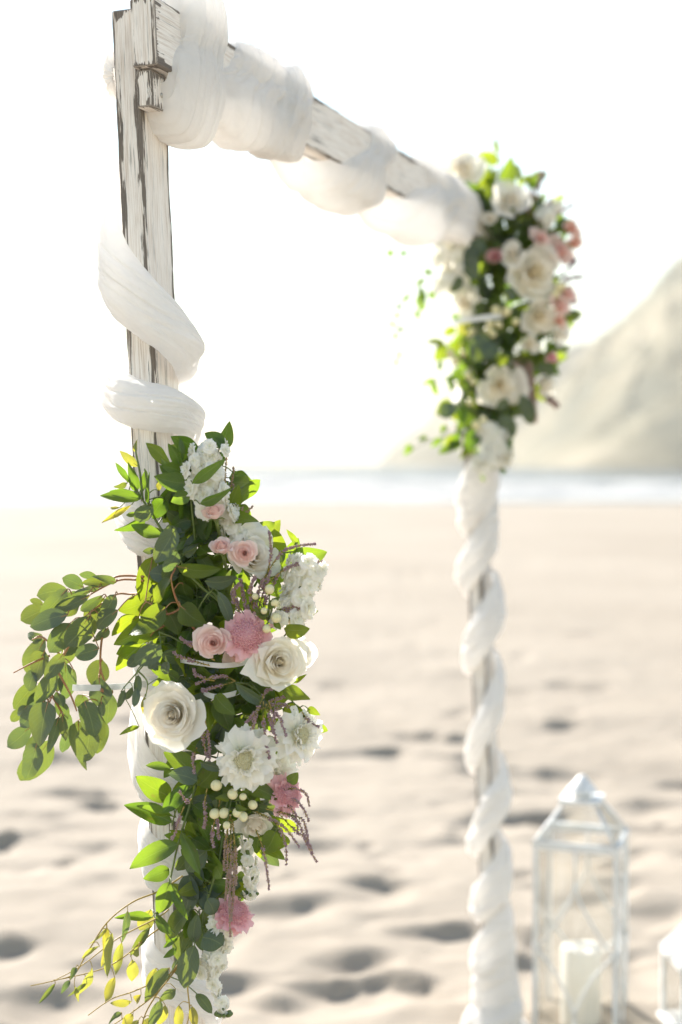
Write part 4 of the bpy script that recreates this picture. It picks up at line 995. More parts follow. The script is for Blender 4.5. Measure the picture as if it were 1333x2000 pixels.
def floret_mesh(seed):
    r = random.Random(seed); v, uv, f = [], [], []
    layers = [(5, 1.0, .12), (5, .72, .5), (4, .42, .9)]
    for cnt, ln, tl in layers:
        off = r.uniform(0, 6)
        for k in range(cnt):
            a = off + 6.2832 * k / cnt + r.uniform(-.2, .2); ca, sa = math.cos(a), math.sin(a); b = len(v); rp = r.uniform(0, 6); s = ln * r.uniform(.85, 1.12)
            for i in range(5):
                t = i / 4
                for j in range(5):
                    u = -1 + j / 2
                    w_ = (.12 + .46 * math.sin(min(1, t) * 1.9)) * s; x = u * w_; y = t * s * (1 - .12 * u * u + .06 * math.sin(u * 6 + rp)); z = tl * y * .9 + .10 * math.sin(u * 4 + rp) * t - .25 * t * t * s * (1 - tl)
                    v.append((x * ca - y * sa, x * sa + y * ca, z)); uv.append((.5 + .5 * u, .3 + .7 * t))
            for i in range(4):
                for j in range(4): f.append((b + i * 5 + j, b + i * 5 + j + 1, b + (i + 1) * 5 + j + 1, b + (i + 1) * 5 + j))
    me = mesh('floret', v, f, uv); me.materials.append(M['snow']); return me
FLO = [floret_mesh(s) for s in range(5)]

def stock(label, pts, rp, Y, n=16, fr=15, seed=1, group=None, buds=0):
    """spike of ruffled florets along pixel polyline pts (bottom to tip), half width rp, floret radius fr pixels"""
    r_ = random.Random(seed); W_ = [P(p[0], p[1], Y + (p[2] if len(p) > 2 else 0)) for p in pts]; path = smooth_path(W_, 8)
    root = thing('stock_flower', path[0], label, 'flower', group); k = Y / F
    mb = MB(); mb.tube(path, .003, .002, 6); part('stem', mb.v, mb.f, M['stem_green'], root)
    n = int(n * 1.3)
    for i in range(n):
        t = (i + .5) / n; q = path[min(len(path) - 1, int(t * (len(path) - 1) + .5))]
        ax = (path[-1] - path[0]).normalized(); a = i * 2.39996 + r_.uniform(-.3, .3)
        cam_d = (CAM - q).normalized(); s = ax.cross(cam_d).normalized(); o_ = s.cross(ax)
        d = s * math.cos(a) + o_ * (math.sin(a) * .8 + .35); d.normalize()
        R_ = rp * k * r_.uniform(.35, 1.0)
        n_ = (d + ax * r_.uniform(-.1, .5)).normalized()
        sc_ = fr * k * r_.uniform(1.0, 1.4) * (1 - .35 * t)
        inst('floret', r_.choice(FLO), root, Matrix.Translation(q + d * R_) @ frame_from(n_).to_4x4() @ Matrix.Rotation(r_.uniform(0, 6), 4, 'Z') @ Matrix.Scale(sc_, 4))
    if buds:
        bm = MB()
        for i in range(buds):
            a = i * 2.4; d = Vector((math.cos(a), math.sin(a) * .6, .3)).normalized(); e = path[-1] + d * .006
            bm.tube([path[-1], e], .001, .001, 4); bm.ball(e + d * .003, .0045, frame_from(d) @ Matrix.Diagonal((.75, .75, 1.3)), 6, 5)
        part('bud_tip', bm.v, bm.f, M['stem_green'], root)
    return root

def heather(label, tips, Y, m='heather', rad=2.6, seed=1, group=None, needle=True, dens=1.0):
    """tips: list of polylines (x, y[, dY]) from the same stem; bells crowd the outer part"""
    r_ = random.Random(seed); k = Y / F
    paths = [smooth_path([P(p[0], p[1], Y + (p[2] if len(p) > 2 else 0)) for p in t], 8) for t in tips]
    root = thing('heather_sprig', paths[0][0], label, 'sprig', group)
    st, be, ne = MB(), MB(), MB()
    for pa in paths:
        st.tube(pa, .0010, .0006, 5)
        L = sum((pa[i + 1] - pa[i]).length for i in range(len(pa) - 1)); n = int(L / (k * 0.62) * dens)
        for i in range(n):
            t = r_.random() ** .8; q = t * (len(pa) - 1); i0 = min(int(q), len(pa) - 2); p = pa[i0].lerp(pa[i0 + 1], q - i0)
            ax = (pa[i0 + 1] - pa[i0]).normalized()
            d = Vector((r_.gauss(0, 1), r_.gauss(0, 1), r_.gauss(0, 1))); d = (d - ax * d.dot(ax)).normalized()
            nn = (d * .9 + ax * .7).normalized()
            if t > .28 or not needle:
                off = rad * k * r_.uniform(.5, 1.5) * (1.15 - .5 * t)
                be.ball(p + d * off, rad * k * r_.uniform(.5, .85) * (1.1 - .35 * t), frame_from(nn) @ Matrix.Diagonal((.75, .75, 1.25)), 5, 3)
            else:
                a_ = p; b_ = p + nn * rad * k * 3.2 * r_.uniform(.6, 1.2); s = nn.cross(ax).normalized() * k * .9
                ne.add([a_ + s * .6, a_ - s * .6, a_.lerp(b_, .5) - s, b_, a_.lerp(b_, .5) + s], [(0, 1, 2, 3, 4)])
    part('stem', st.v, st.f, M['stem_gold'], root)
    part('bells', be.v, be.f, M[m], root, kind='stuff')
    if ne.f: part('needles', ne.v, ne.f, M['needle'], root, kind='stuff')
    return root

bme = MB(); bme.ball((0, 0, 0), 1, Matrix.Diagonal((1, 1, 1.12)), 14, 9); bme.ball((0, 0, 1.1), .14, None, 5, 4)
BERRY = mesh('berry', bme.v, bme.f); BERRY.materials.append(M['berry'])
def berries(label, origin, spots, Y, rp=9, seed=1, group=None, leaves=()):
    r_ = random.Random(seed); o0 = P(*origin, Y + .03)
    root = thing('berry_sprig', o0, label, 'sprig', group); mb = MB()
    for (x, y) in spots:
        c = P(x, y, Y + r_.uniform(-.006, .008)); d = (c - o0); d.normalize()
        mb.tube(smooth_path([o0, o0.lerp(c, .6) + Vector((0, 0, .003)), c], 4), .0011, .0009, 5)
        f2 = frame_from((d + Vector((0, -.6, 0))).normalized())
        inst('berry', BERRY, root, Matrix.Translation(c) @ f2.to_4x4() @ Matrix.Scale(rp * Y / F * r_.uniform(.74, 1.12), 4) @ Matrix.Diagonal((1, r_.uniform(.9, 1.05), r_.uniform(.92, 1.12), 1)))
        for k in range(4):
            a = k * 1.57; q = f2 @ Vector((math.cos(a), math.sin(a), 0)); z = f2 @ Vector((0, 0, 1)); s = z.cross(q); rb = rp * Y / F
            p0 = c - z * rb * .98
            mb.add([p0, p0 + q * rb * .6 + s * rb * .35 + z * rb * .12, p0 + q * rb * 1.15 + z * rb * .35, p0 + q * rb * .6 - s * rb * .35 + z * rb * .12], [(0, 1, 2, 3)])
    part('stem', mb.v, mb.f, M['stem_green'], root)
    for (bx, by, tx, ty, wd) in leaves:
        place_leaf(root, 'sal', P(bx, by, Y), P(tx, ty, Y - .005), wd * Y / F, r_.uniform(-30, 30), r_)
    return root

# --- near spray
rose('biggest white rose, fully open, at the left of the near spray', 336, 1396, 66, 2.02, (-.16, .06), 'white', 3, 1.0, 40, 1.2)
rose('large white rose with a pointed lower petal, right of the pink scabious', 547, 1293, 57, 2.03, (.34, .10), 'cream', 5, 1.0, 38, 1.8)
rose('white rose turned to the right behind the two blush spray roses', 497, 1082, 56, 2.07, (.55, .25), 'white', 8, 1.0, 30, 1.9)
rose('drooping white rose at the bottom right beneath the cream berries', 500, 1612, 44, 2.07, (.25, -.75), 'white', 11, .9, 26, 1.2)
rose('half hidden white rose at the right edge behind the large one', 588, 1272, 44, 2.10, (.8, .1), 'white', 13, .9, 18, 1.4)
rose('blush pink rose facing the camera, left of the pink scabious', 416, 1256, 38, 2.02, (.0, .12), 'pink', 17, .95, 32)
rose('blush spray rose facing out, right one of the pair', 478, 1080, 31, 2.03, (.02, .1), 'pink', 19, .92, 28)
rose('blush spray rosebud seen from the side, left one of the pair', 433, 1066, 33, 2.03, (-.1, .9, -.7), 'pink', 21, .7, 20)
rose('small blush rosebud below the topmost white stock', 419, 998, 33, 2.03, (-.15, 1.0, -.6), 'pink', 23, .72, 20)
rose('small creamy white rose under the right-hand stock flower', 572, 1206, 28, 2.07, (.5, -.2), 'cream', 27, .8, 16)
rose('pale pink rose peeping below the pink scabious', 462, 1280, 30, 2.06, (.1, -.5), 'pink', 29, .85, 16)
scabious('white scabious with cream pincushion centre facing the camera', 478, 1482, 58, 2.02, (-.02, .06), 'snow', 1, .40)
scabious('white scabious turned to the right edge of the near spray', 583, 1436, 50, 2.04, (.75, .05), 'snow', 2, .40)
scabious('white scabious tucked behind, between the two others', 535, 1512, 40, 2.07, (.3, -.35), 'snow', 3, .36)
scabious('pink scabious dome beside the blush rose', 483, 1240, 46, 2.035, (.06, .06), 'rosepink', 4, .74)
scabious('pink scabious pointing right above the trailing heather', 557, 1552, 36, 2.05, (.75, .55), 'rosepink', 5, .7)
scabious('lowest pink scabious hanging by the bottom stock', 456, 1787, 38, 2.06, (.35, .75, -.6), 'rosepink', 6, .75)
stock('topmost white stock spike of the near spray', [(415, 1000), (405, 945), (398, 900), (412, 872)], 42, 2.06, 26, 19, 1)
stock('white stock running down behind the top rosebud', [(470, 1060), (452, 1020), (445, 985)], 22, 2.08, 12, 17, 2)
stock('white stock at the right edge above the cream berries', [(560, 1215), (580, 1160), (596, 1115), (605, 1095)], 42, 2.07, 26, 19, 3)
stock('thin white stock hanging beside the long heather strand', [(478, 1640), (490, 1690), (494, 1725), (488, 1750)], 14, 2.07, 12, 13, 4, None, 7)
stock('lower white stock hanging beside the bottom of the post', [(440, 1800), (432, 1840), (415, 1875), (400, 1900)], 28, 2.07, 20, 19, 5)
stock('lowest white stock tip at the bottom edge', [(415, 1880), (420, 1920), (432, 1955), (437, 1985)], 10, 2.06, 8, 14, 6, None, 10)
heather('mauve heather mass around the upper cream berries', [[(500, 1230), (480, 1180), (470, 1130, -.01)], [(500, 1230), (500, 1175, -.01), (515, 1130, -.02)], [(490, 1220), (465, 1180), (455, 1150)], [(510, 1200), (525, 1160), (545, 1120)], [(495, 1200), (490, 1150, -.02), (500, 1125, -.02)], [(480, 1215), (455, 1165, -.01), (468, 1140, -.02)], [(520, 1210), (535, 1215), (545, 1205)], [(505, 1190), (520, 1140, -.01), (528, 1115)]], 2.055, 'heather', 3.2, 1)
heather('heather spray reaching right past the salal leaves', [[(510, 1140), (545, 1085), (575, 1068), (618, 1062)], [(520, 1140), (560, 1110), (590, 1100), (630, 1096)], [(520, 1130), (530, 1080), (526, 1036)], [(540, 1190), (570, 1192), (604, 1184)], [(545, 1195), (560, 1188), (590, 1186)]], 2.05, 'heather', 2.6, 2)
heather('reddish heather tips against the sky beside the topmost stock', [[(445, 990), (440, 940), (443, 890), (440, 872)], [(445, 990), (455, 930), (457, 912)], [(455, 1060), (475, 1010), (495, 988)], [(455, 1060), (470, 1020), (474, 990)], [(450, 1000), (458, 975), (456, 945)]], 2.09, 'heathb', 2.0, 3)
heather('small heather tuft left of the blush rose', [[(420, 1290), (375, 1262), (352, 1245)], [(420, 1290), (385, 1260), (365, 1255)], [(410, 1300), (375, 1290), (345, 1280), (340, 1272)], [(420, 1330), (385, 1320), (378, 1305)], [(460, 1330), (430, 1340), (395, 1348), (405, 1350)], [(460, 1330), (430, 1320), (382, 1336)]], 2.045, 'heather', 2.8, 4)
heather('mauve heather hanging down between the two white scabious', [[(510, 1370), (500, 1400), (492, 1430), (496, 1455)], [(515, 1370), (515, 1410), (520, 1455), (527, 1482)], [(520, 1375), (530, 1410), (542, 1452)], [(520, 1375), (545, 1400), (560, 1438)], [(515, 1360), (500, 1390), (480, 1412)], [(525, 1370), (535, 1400), (530, 1430)]], 2.015, 'heather', 3.0, 5)
heather('heather and buds under the large pointed white rose', [[(500, 1390), (530, 1370), (560, 1360)], [(510, 1385), (545, 1375), (575, 1385)], [(500, 1390), (520, 1350), (545, 1345)], [(590, 1390), (605, 1410), (625, 1420)], [(520, 1390), (540, 1385), (560, 1375)]], 2.04, 'heather', 2.8, 6)
heather('thin heather hanging beside the big white rose', [[(395, 1400), (397, 1440), (405, 1480)], [(400, 1400), (408, 1450), (410, 1490)], [(385, 1460), (378, 1480), (380, 1512)]], 2.03, 'heather', 2.7, 7)
heather('heather trailing out at the lower right of the near spray', [[(520, 1580), (560, 1590), (585, 1610), (600, 1650), (620, 1684)], [(530, 1560), (570, 1560), (590, 1575), (604, 1605)], [(540, 1580), (565, 1575), (580, 1600), (582, 1630)], [(560, 1590), (590, 1600), (600, 1630), (602, 1655)], [(500, 1620), (515, 1660), (522, 1700), (526, 1738)], [(530, 1600), (548, 1620), (558, 1650), (560, 1690)], [(545, 1590), (575, 1620), (600, 1640), (612, 1668)], [(550, 1545), (575, 1540), (598, 1550), (605, 1575)], [(500, 1585), (530, 1600), (560, 1620), (585, 1655)]], 2.04, 'heather', 2.5, 8)
heather('long brownish heather strand hanging straight down over the lowest pink bloom', [[(450, 1590), (452, 1650), (450, 1710), (448, 1770)], [(446, 1590), (445, 1660), (444, 1720), (440, 1760)], [(455, 1600), (458, 1670), (456, 1740), (452, 1800)], [(452, 1600), (450, 1700), (449, 1770), (450, 1830)], [(448, 1600), (440, 1650), (438, 1700)], [(456, 1620), (462, 1680), (461, 1730)]], 2.03, 'heathb', 2.4, 9)
heather('heather strands hanging left of the lower cream berries', [[(405, 1540), (400, 1570), (402, 1600), (398, 1618)], [(360, 1575), (352, 1595), (345, 1620), (335, 1640)], [(420, 1600), (415, 1630), (418, 1655)], [(375, 1560), (365, 1565), (350, 1545)], [(430, 1560), (425, 1600), (428, 1640)]], 2.03, 'heather', 2.8, 10)
berries('pale cream berries in the mauve heather at the upper right', (525, 1215), [(527, 1151), (537, 1178), (516, 1193), (499, 1165), (540, 1207), (521, 1228)], 2.03, 9, 1, None, [(525, 1190, 545, 1165, 16), (520, 1210, 500, 1185, 16), (525, 1200, 505, 1200, 14), (535, 1215, 548, 1230, 14)])
berries('cluster of pale cream berries below the white scabious', (458, 1535), [(420, 1589), (438, 1588), (464, 1587), (476, 1595), (494, 1572), (443, 1612), (455, 1551), (475, 1556), (423, 1534)], 2.02, 10, 2, None, [(455, 1560, 490, 1545, 18), (450, 1560, 420, 1560, 16), (460, 1575, 485, 1580, 14)])

# --- white cable ties holding the sprays
def cable_tie(name, label, pts, Y, wd=12, head=None):
    k = Y / F
    W_ = smooth_path([P(p[0], p[1], Y + (p[2] if len(p) > 2 else 0)) for p in pts], 8)
    root = thing(name, W_[0], label, 'cable tie'); v, f = [], []
    h = wd * k * .5
    for i, p in enumerate(W_):
        t = (W_[min(i + 1, len(W_) - 1)] - W_[max(i - 1, 0)]).normalized(); up = Vector((0, 0, 1)); up = (up - t * up.dot(t)).normalized(); n_ = t.cross(up) * .0007
        v += [p + up * h + n_, p - up * h + n_, p - up * h - n_, p + up * h - n_]
    for i in range(len(W_) - 1):
        for j in range(4): f.append((i * 4 + j, i * 4 + (j + 1) % 4, i * 4 + 4 + (j + 1) % 4, i * 4 + 4 + j))
    f += [(3, 2, 1, 0), tuple(len(v) - 4 + j for j in range(4))]
    part('strap', v, f, M['tie'], root, smooth=False)
    if head:
        c = P(*head, Y); mb = MB(); s = wd * k * .75
        mb.box(c - Vector((s, s * .6, s)), (2 * s, 0, 0), (0, 1.2 * s, 0), (0, 0, 2 * s)); part('locking_head', mb.v, mb.f, M['tie'], root, smooth=False)
    return root
cable_tie('cable_tie', 'white cable tie tail sticking out left behind the eucalyptus', [(142, 1343, -.03), (200, 1343, -.01), (290, 1336, .02), (330, 1330, .06)], 2.12, 12, (300, 1336))
cable_tie('cable_tie', 'white cable tie band just below the blush rose', [(312, 1285, .06), (345, 1288, 0), (390, 1295, -.03), (430, 1300, -.04), (470, 1296, -.02), (500, 1285, .04)], 2.09, 10)
cable_tie('cable_tie', 'white cable tie band crossing between the big rose and heather', [(380, 1335, .05), (405, 1356, -.02), (430, 1360, -.03), (465, 1352, 0), (490, 1335, .06)], 2.08, 10)
cable_tie('cable_tie', 'white cable tie crossing the far right flower spray', [(885, 630, .0), (920, 624, -.06), (950, 620, -.06), (985, 616, 0)], 3.70, 10)

# ---------------------------------------------------------------- far spray on the right post (out of focus)
YF = 3.72
def FR(label, x, y, r, face=(0, .1), m='white', seed=1, op=.95, n=18, dY=0): rose(label, x, y, r * (1.16 if m in ('white', 'cream') else 1.22), YF - .03 + dY, face, m, seed, op, n, 1.2)
FR('highest white rose of the far spray, against the sky', 905, 328, 40, (-.1, .25), 'white', 3, 1.0, 18)
FR('white rose below and right of the highest one in the far spray', 1000, 386, 36, (.1, .3), 'white', 8, .95, 18)
FR('largest white rose in the middle of the far spray', 1048, 528, 50, (.1, .05), 'cream', 5, 1.0, 18)
FR('small white rose touching the upper left of the far largest rose', 1003, 492, 28, (-.2, .3), 'white', 11, .85, 16)
FR('long white rose below the largest one of the far spray', 1057, 617, 38, (.15, -.3), 'cream', 13, .9, 18)
FR('wide white rose low in the far spray above the grey leaf', 977, 752, 42, (-.05, -.15), 'cream', 27, .95, 16)
FR('small white bloom among dark leaves under the far top rose', 958, 426, 17, (0, .1), 'white', 13, .85, 14)
FR('small pale rose left of the brown heather in the far spray', 1036, 671, 20, (.1, 0), 'cream', 11, .85, 14)
FR('small pale rose at the right rim of the far spray', 1096, 655, 24, (.5, 0), 'white', 8, .85, 14)
FR('half hidden pale rose low at the right of the far spray', 1068, 752, 26, (.6, -.2), 'white', 3, .85, 14, .03)
FR('blush rose half hidden at the right of the far largest rose', 1095, 492, 28, (.5, .2), 'pink', 17, .9, 16, .03)
FR('round pink rose above the far largest rose', 1057, 464, 21, (0, .1), 'pink', 31, .8, 14)
FR('peach rose on the far spray right rim, upper one', 1117, 446, 19, (.5, .2), 'peach', 33, .85, 14)
FR('peach rose on the far spray right rim, lower one', 1124, 474, 17, (.5, -.1), 'peach', 35, .85, 14)
FR('pink rose on the far right rim beside the long white rose', 1110, 574, 20, (.5, .1), 'pink', 37, .85, 14)
FR('pink rose just below the far right rim one', 1096, 598, 22, (.4, 0), 'pink', 31, .85, 14)
FR('peach pink rosebud low on the far right rim', 1094, 628, 15, (.4, -.2), 'peach', 33, .8, 14)
FR('lowest pink rosebud at the right of the far spray', 1078, 698, 14, (.4, -.3), 'rosepink', 37, .8, 14)
FR('white rose on the left side of the far spray above the tie', 908, 592, 28, (-.5, .1), 'white', 5, .9, 16, .02)
FR('dusty pink rose in shadow among the far dark leaves', 968, 500, 18, (0, 0), 'rosepink', 35, .8, 14, .04)
stock('white stock at the left of the far spray under the beam cloth', [(880, 560), (885, 520), (882, 485), (880, 462)], 40, YF, 24, 19, 11)
stock('white stock hanging lowest in the far spray', [(962, 905), (965, 875), (962, 850), (950, 835)], 36, YF, 26, 18, 12)
stock('pale stock tips at the upper right of the far spray', [(1060, 430), (1075, 415), (1090, 400)], 18, YF, 10, 13, 13)
heather('brown heather hanging at the lower right of the far spray', [[(1020, 690), (1030, 740), (1042, 780), (1045, 825)], [(1015, 690), (1020, 730), (1035, 770)], [(1025, 690), (1036, 730), (1040, 800)], [(1010, 690), (1012, 715), (1025, 740)], [(1060, 770), (1080, 785), (1090, 795)]], YF, 'heathb', 5, 21)
heather('heather wisps standing up against the sky in the far spray', [[(1040, 430), (1048, 385), (1055, 350), (1060, 335)], [(1040, 430), (1030, 400), (1040, 370)], [(1045, 440), (1060, 410), (1080, 390)]], YF, 'heather', 3.5, 22)
heather('heather wisps poking out of the far spray right side', [[(1080, 560), (1110, 545), (1140, 540)], [(1080, 560), (1115, 520), (1125, 505)], [(1060, 580), (1100, 590), (1128, 590)], [(1050, 430), (1080, 420), (1120, 400)]], YF, 'heather', 3.5, 23)
berries('yellow-cream berries around the tie of the far spray', (985, 650), [(970, 605), (990, 608), (958, 632), (975, 634), (1008, 628), (955, 645), (963, 652), (1095, 560), (1085, 575), (922, 648)], YF - .03, 9, 21)
berries('cream berries low left in the far spray', (935, 860), [(915, 735), (925, 745), (918, 785), (930, 830), (945, 820), (905, 690), (880, 690), (890, 705)], YF - .02, 8, 22)
branch('salal_sprig', 'bright yellow-green leaves standing above the far spray', 'sprig', ZID,
       [[(985, 430, 0), (975, 360, 0), (978, 320, 0), (972, 275, 0)]],
       [(975, 318, 935, 302, 26, 0, None, 5), (985, 390, 1000, 305, 36, .01, None, 0), (972, 300, 968, 268, 10, 0), (965, 360, 950, 400, 24, .0), (990, 380, 975, 420, 26, .02)], 'sal', M['stem_green'], YF, seed=41)
branch('trailing_vine', 'thin vine of tiny leaves dangling left under the far beam cloth', 'vine', ZID,
       [[(880, 520, 0), (830, 545, 0), (800, 570, 0), (778, 620, 0), (776, 670, 0), (778, 720, 0)], [(880, 520, 0), (835, 560, 0), (825, 600, 0), (815, 640, 0)], [(860, 500, 0), (810, 500, 0), (785, 490, 0), (752, 492, 0)]],
       [(768, 500, 756, 488, 14, 0), (785, 500, 794, 490, 12, 0), (830, 545, 815, 560, 12, 0), (820, 560, 835, 590, 16, 0), (825, 575, 815, 600, 14, 0), (830, 590, 820, 612, 14, 0), (812, 605, 820, 625, 10, 0), (800, 575, 785, 590, 10, 0), (785, 600, 770, 595, 10, 0), (780, 620, 768, 612, 10, 0), (778, 640, 790, 650, 10, 0), (776, 650, 768, 665, 8, 0), (777, 690, 786, 698, 9, 0), (850, 540, 860, 560, 14, 0), (845, 530, 825, 530, 14, 0), (838, 570, 850, 585, 14, 0), (770, 640, 762, 625, 8, 0), (777, 700, 770, 715, 7, 0)], 'rus', M['stem_green'], YF, seed=42, srad=.001)
branch('ruscus_sprig', 'leafy stems poking out at the lower left of the far spray', 'sprig', ZID,
       [[(930, 720, 0), (890, 690, 0), (850, 672, 0), (835, 668, 0)], [(930, 760, 0), (880, 740, 0), (840, 745, 0)], [(930, 800, 0), (880, 795, 0), (850, 805, 0)], [(930, 820, 0), (880, 850, 0), (830, 865, 0), (795, 885, 0)]],
       [(870, 672, 832, 668, 14, 0, 'gry'), (880, 680, 845, 705, 34, 0, 'sal', 0), (860, 705, 858, 725, 12, 0), (850, 742, 820, 752, 12, 0), (848, 742, 855, 775, 14, 0), (885, 735, 870, 745, 16, 0), (880, 740, 885, 765, 14, 0), (885, 785, 850, 810, 36, 0, 'sal', 0), (890, 790, 862, 815, 34, -.02, 'euc'), (870, 830, 862, 850, 12, 0), (835, 855, 815, 858, 12, 0), (865, 855, 840, 872, 14, 0), (805, 870, 790, 890, 16, 0), (880, 870, 855, 885, 14, 0), (895, 845, 885, 860, 14, 0), (920, 800, 895, 840, 34, 0), (900, 790, 910, 830, 26, 0), (930, 840, 915, 880, 34, 0), (900, 720, 880, 740, 24, 0), (890, 640, 868, 660, 20, 0, 'sal'), (920, 630, 895, 650, 34, -.01, 'wil', 0)], 'rus', M['stem_green'], YF, seed=43)
branch('eucalyptus_sprig', 'blue-grey eucalyptus leaves hanging below the far wide white rose', 'sprig', ZID,
       [[(1000, 700, .03), (1010, 770, 0), (1000, 830, 0), (985, 870, 0)], [(960, 720, .03), (940, 660, -.05)]],
       [(978, 780, 990, 800, 28, -.05), (1018, 770, 1040, 830, 30, -.03), (980, 810, 1000, 860, 36, -.04), (1000, 845, 998, 880, 12, -.02, 'rus'), (945, 650, 925, 710, 44, -.05), (965, 670, 945, 700, 40, -.06), (985, 690, 975, 720, 26, -.06, 'sal'), (1060, 710, 1075, 740, 30, 0), (900, 540, 885, 570, 20, -.05), (910, 500, 930, 545, 34, -.06), (925, 480, 915, 520, 30, -.06), (1000, 560, 990, 590, 24, -.06), (945, 470, 920, 500, 30, -.05)], 'euc', M['stem_green'], YF, seed=44)
branch('ruscus_sprig', 'small leaf tips hanging below the far lowest stock', 'sprig', ZID,
       [[(940, 870, 0), (938, 900, 0), (942, 930, 0)], [(940, 870, 0), (965, 872, 0), (985, 890, 0), (982, 915, 0), (975, 920, 0)], [(965, 872, 0), (995, 860, .02)]],
       [(935, 905, 944, 940, 12, 0), (938, 890, 925, 880, 18, 0), (990, 885, 994, 900, 8, 0), (978, 915, 990, 922, 12, 0), (998, 850, 1000, 880, 10, 0), (965, 910, 955, 918, 10, 0)], 'rus', M['stem_green'], YF, seed=45)
ENVF = [(350, 895, 990), (420, 890, 1080), (500, 900, 1110), (600, 905, 1110), (700, 905, 1080), (780, 900, 1040), (850, 910, 990), (890, 925, 980)]
def envf(y):
    for (y0, a0, b0), (y1, a1, b1) in zip(ENVF, ENVF[1:]):
        if y <= y1:
            t = (y - y0) / (y1 - y0); return a0 + (a1 - a0) * t, b0 + (b1 - b0) * t
    return ENVF[-1][1:]
for i in range(66):
    y = 385 + (i % 15) * 33 + rf.uniform(-10, 10); lo, hi = envf(y); x = lo + (hi - lo) * (rf.random() * .85 + .08); lv = []
    for k in range(9):
        an = rf.uniform(0, 6.28); r0 = rf.uniform(0, 28); L = rf.uniform(26, 44); bx, by = x + math.cos(an) * r0, y + math.sin(an) * r0
        lv.append((bx, by, bx + math.cos(an + rf.uniform(-.8, .8)) * L, by + math.sin(an + rf.uniform(-.8, .8)) * L, rf.uniform(15, 26), rf.uniform(-.03, .05), rf.choice(['rus', 'sal', 'euc', 'sal'])))
    cx = 930 + (y - 400) * .035
    branch('leaf_sprig', 'dark green leaf sprig packed between the flowers of the far spray', 'sprig', ZID,
           [[(cx, y + 25, .08), ((cx + x) / 2, y + 8, .03), (x, y, 0)]], lv, 'sal', M['stem_green'], YF + .07, group='filler leaf sprigs in the far spray', seed=400 + i, spread=.05, rollr=55)

# ---------------------------------------------------------------- lanterns and candle
def bars(mb, pts, r, closed=True):
    k = len(pts)
    for i in range(k if closed else k - 1): mb.tube([pts[i], pts[(i + 1) % k]], r, r, 4)

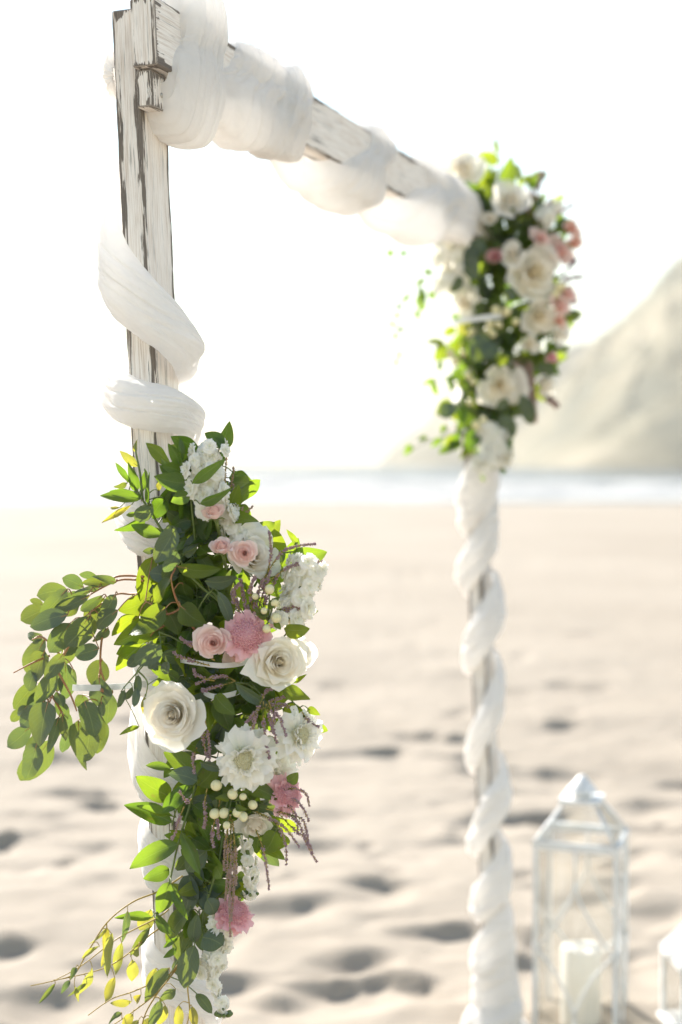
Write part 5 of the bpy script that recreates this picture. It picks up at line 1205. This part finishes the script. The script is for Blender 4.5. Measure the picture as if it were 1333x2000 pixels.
def lantern(label, x, Y, half, z0, zb, ztop, zneck, zfin, yaw, tracery=True, solid=False):
    """square lantern on the sand: body z0..zb, roof frame to zneck (small cap), finial zfin"""
    c = P(x, 905, Y); c = Vector((c.x, Y, z0))
    root = thing('lantern', c, label, 'lantern')
    ca, sa = math.cos(yaw), math.sin(yaw); ex = Vector((ca, sa, 0)); ey = Vector((-sa, ca, 0)); ez = Vector((0, 0, 1))
    Q = lambda a, b, z: Vector((c.x, c.y, 0)) + ex * a + ey * b + ez * z
    h = half; cor = [(-h, -h), (h, -h), (h, h), (-h, h)]
    t = .012
    mb = MB(); mb.box(Q(-h - .015, -h - .015, z0), ex * (2 * h + .03), ey * (2 * h + .03), ez * .012); mb.box(Q(-h - .004, -h - .004, z0 + .012), ex * (2 * h + .008), ey * (2 * h + .008), ez * .006)
    part('base', mb.v, mb.f, M['metal'], root, smooth=False)
    for (a, b) in cor:
        mb = MB(); mb.box(Q(a - t / 2, b - t / 2, z0 + .018), ex * t, ey * t, ez * (zb - z0 - .018)); part('corner_post', mb.v, mb.f, M['metal'], root, smooth=False)
    mb = MB()
    for i in range(4):
        (a0, b0), (a1, b1) = cor[i], cor[(i + 1) % 4]
        d = Vector((a1 - a0, b1 - b0, 0)).normalized(); dd = ex * d.x + ey * d.y; nn = ex * d.y - ey * d.x
        mb.box(Q(a0, b0, zb - .016) - nn * (t / 2 + .001) - dd * .008, dd * (2 * h + .016), nn * (t + .002), ez * .02)
    part('top_rim', mb.v, mb.f, M['metal'], root, smooth=False)
    hn = half * .40
    ccap = [(-hn, -hn), (hn, -hn), (hn, hn), (-hn, hn)]
    for i in range(4):
        mb = MB(); mb.tube([Q(*cor[i], zb), Q(*ccap[i], zneck)], .006, .005, 6); part('roof_rib', mb.v, mb.f, M['metal'], root)
    for i in range(4):
        j = (i + 1) % 4
        mb = MB(); n_ = .0015
        v0 = [Q(*cor[i], zb + .004), Q(*cor[j], zb + .004), Q(*ccap[j], zneck), Q(*ccap[i], zneck)]
        nn = (v0[1] - v0[0]).cross(v0[3] - v0[0]).normalized() * n_
        mb.add(v0 + [p - nn for p in v0], [(0, 1, 2, 3), (7, 6, 5, 4), (0, 4, 5, 1), (1, 5, 6, 2), (2, 6, 7, 3), (3, 7, 4, 0)])
        part('roof_panel' if solid else 'roof_pane', mb.v, mb.f, M['metal'] if solid else M['glass'], root, smooth=False)
        mb = MB(); q0, q1 = cor[i], cor[j]
        A0, A1 = Q(*q0, 0), Q(*q1, 0); dd = (A1 - A0).normalized(); nn = dd.cross(ez) * .0012
        mb.box(A0 + dd * .008 + ez * (z0 + .018) - nn, dd * (2 * h - .016), nn * 2, ez * (zb - z0 - .036)); part('glass_pane', mb.v, mb.f, M['glass'], root, smooth=False)
        if tracery:
            mb = MB(); mid = (A0 + A1) / 2 - nn * -6; W2 = h - .006; zm = z0 + (zb - z0) * .42
            for sgn in (-1, 1):
                up_ = [mid + ez * (z0 + (zb - z0) * .83), mid + dd * sgn * W2 * .10 + ez * (z0 + (zb - z0) * .74), mid + dd * sgn * W2 * .45 + ez * (z0 + (zb - z0) * .62), mid + dd * sgn * W2 + ez * (z0 + (zb - z0) * .47)]
                dn_ = [mid + dd * sgn * W2 + ez * (z0 + (zb - z0) * .47), mid + dd * sgn * W2 * .5 + ez * (z0 + (zb - z0) * .36), mid + dd * sgn * W2 * .12 + ez * (z0 + (zb - z0) * .22), mid + ez * (z0 + (zb - z0) * .14)]
                mb.tube(smooth_path(up_, 6), .0035, .0035, 5); mb.tube(smooth_path(dn_, 6), .0035, .0035, 5)
            mb.tube([mid + ez * (z0 + (zb - z0) * .83), mid + ez * (zb - .01)], .0035, .0035, 5); mb.tube([mid + ez * (z0 + (zb - z0) * .14), mid + ez * (z0 + .018)], .0035, .0035, 5)
            part('wire_tracery', mb.v, mb.f, M['metal'], root)
    mb = MB(); mb.box(Q(-hn - .012, -hn - .012, zneck), ex * 2 * (hn + .012), ey * 2 * (hn + .012), ez * .012)
    part('cap_plate', mb.v, mb.f, M['metal'], root, smooth=False)
    mb = MB(); prof = [(hn * .55, 0), (hn * .55, .014), (hn * 1.0, .016), (hn * .98, .019), (hn * .5, (zfin - zneck) * .62), (hn * .2, (zfin - zneck) * .85), (.003, zfin - zneck - .008)]
    n = 20; b = len(mb.v)
    for (r, z) in prof:
        for j in range(n): a = 6.2832 * j / n; mb.v.append(Q(r * math.cos(a), r * math.sin(a), zneck + .012 + z))
    for i in range(len(prof) - 1):
        for j in range(n): mb.f.append((i * n + j, i * n + (j + 1) % n, (i + 1) * n + (j + 1) % n, (i + 1) * n + j))
    mb.f.append(tuple((len(prof) - 1) * n + j for j in range(n)))
    part('chimney_cap', mb.v, mb.f, M['metal'], root)
    return root, Q

YL = 3.86
zL = lambda y, Y=YL + .06: P(1130, y, Y).z
hl_ = 155 / 2 * YL / F / math.cos(.15)
gz = sand_z(P(1140, 905, YL).x, YL)
root, Q = lantern('tall white lantern with clear glass and wire tracery beside the far post', 1141, YL + .06, hl_, gz - .03, zL(1632), 0, zL(1564), zL(1516), -.32)
c = Q(0, 0, gz - .012)
cr = MB(); n = 28; prof = [(.0, 0), (.054, .0), (.055, .006), (.055, .215), (.052, .223), (.034, .221), (.012, .212), (.0, .209)]
for (r, z) in prof:
    for j in range(n): a = 6.2832 * j / n; cr.v.append(c + Vector((r * math.cos(a), r * math.sin(a), z + (.004 * math.sin(a * 2 + 1) if .1 < z else 0))))
for i in range(len(prof) - 1):
    for j in range(n): cr.f.append((i * n + j, i * n + (j + 1) % n, (i + 1) * n + (j + 1) % n, (i + 1) * n + j))
cn = thing('pillar_candle', c, 'ivory pillar candle standing inside the tall lantern', 'candle')
part('wax', cr.v, cr.f, M['wax'], cn)
wk = MB(); wk.tube([c + Vector((0, 0, .208)), c + Vector((.001, 0, .220)), c + Vector((.003, 0, .228))], .0012, .001, 5); part('wick', wk.v, wk.f, M['screw'], cn)
Y2 = 3.80
gz2 = sand_z(P(1370, 905, Y2).x, Y2)
z2 = lambda y: P(1350, y, Y2).z
lantern('shorter white lantern with solid roof, cut off by the right edge', 1394, Y2 + .05, 72 * Y2 / F, gz2 - .01, z2(1878), 0, z2(1815), z2(1770), .06, False, True)
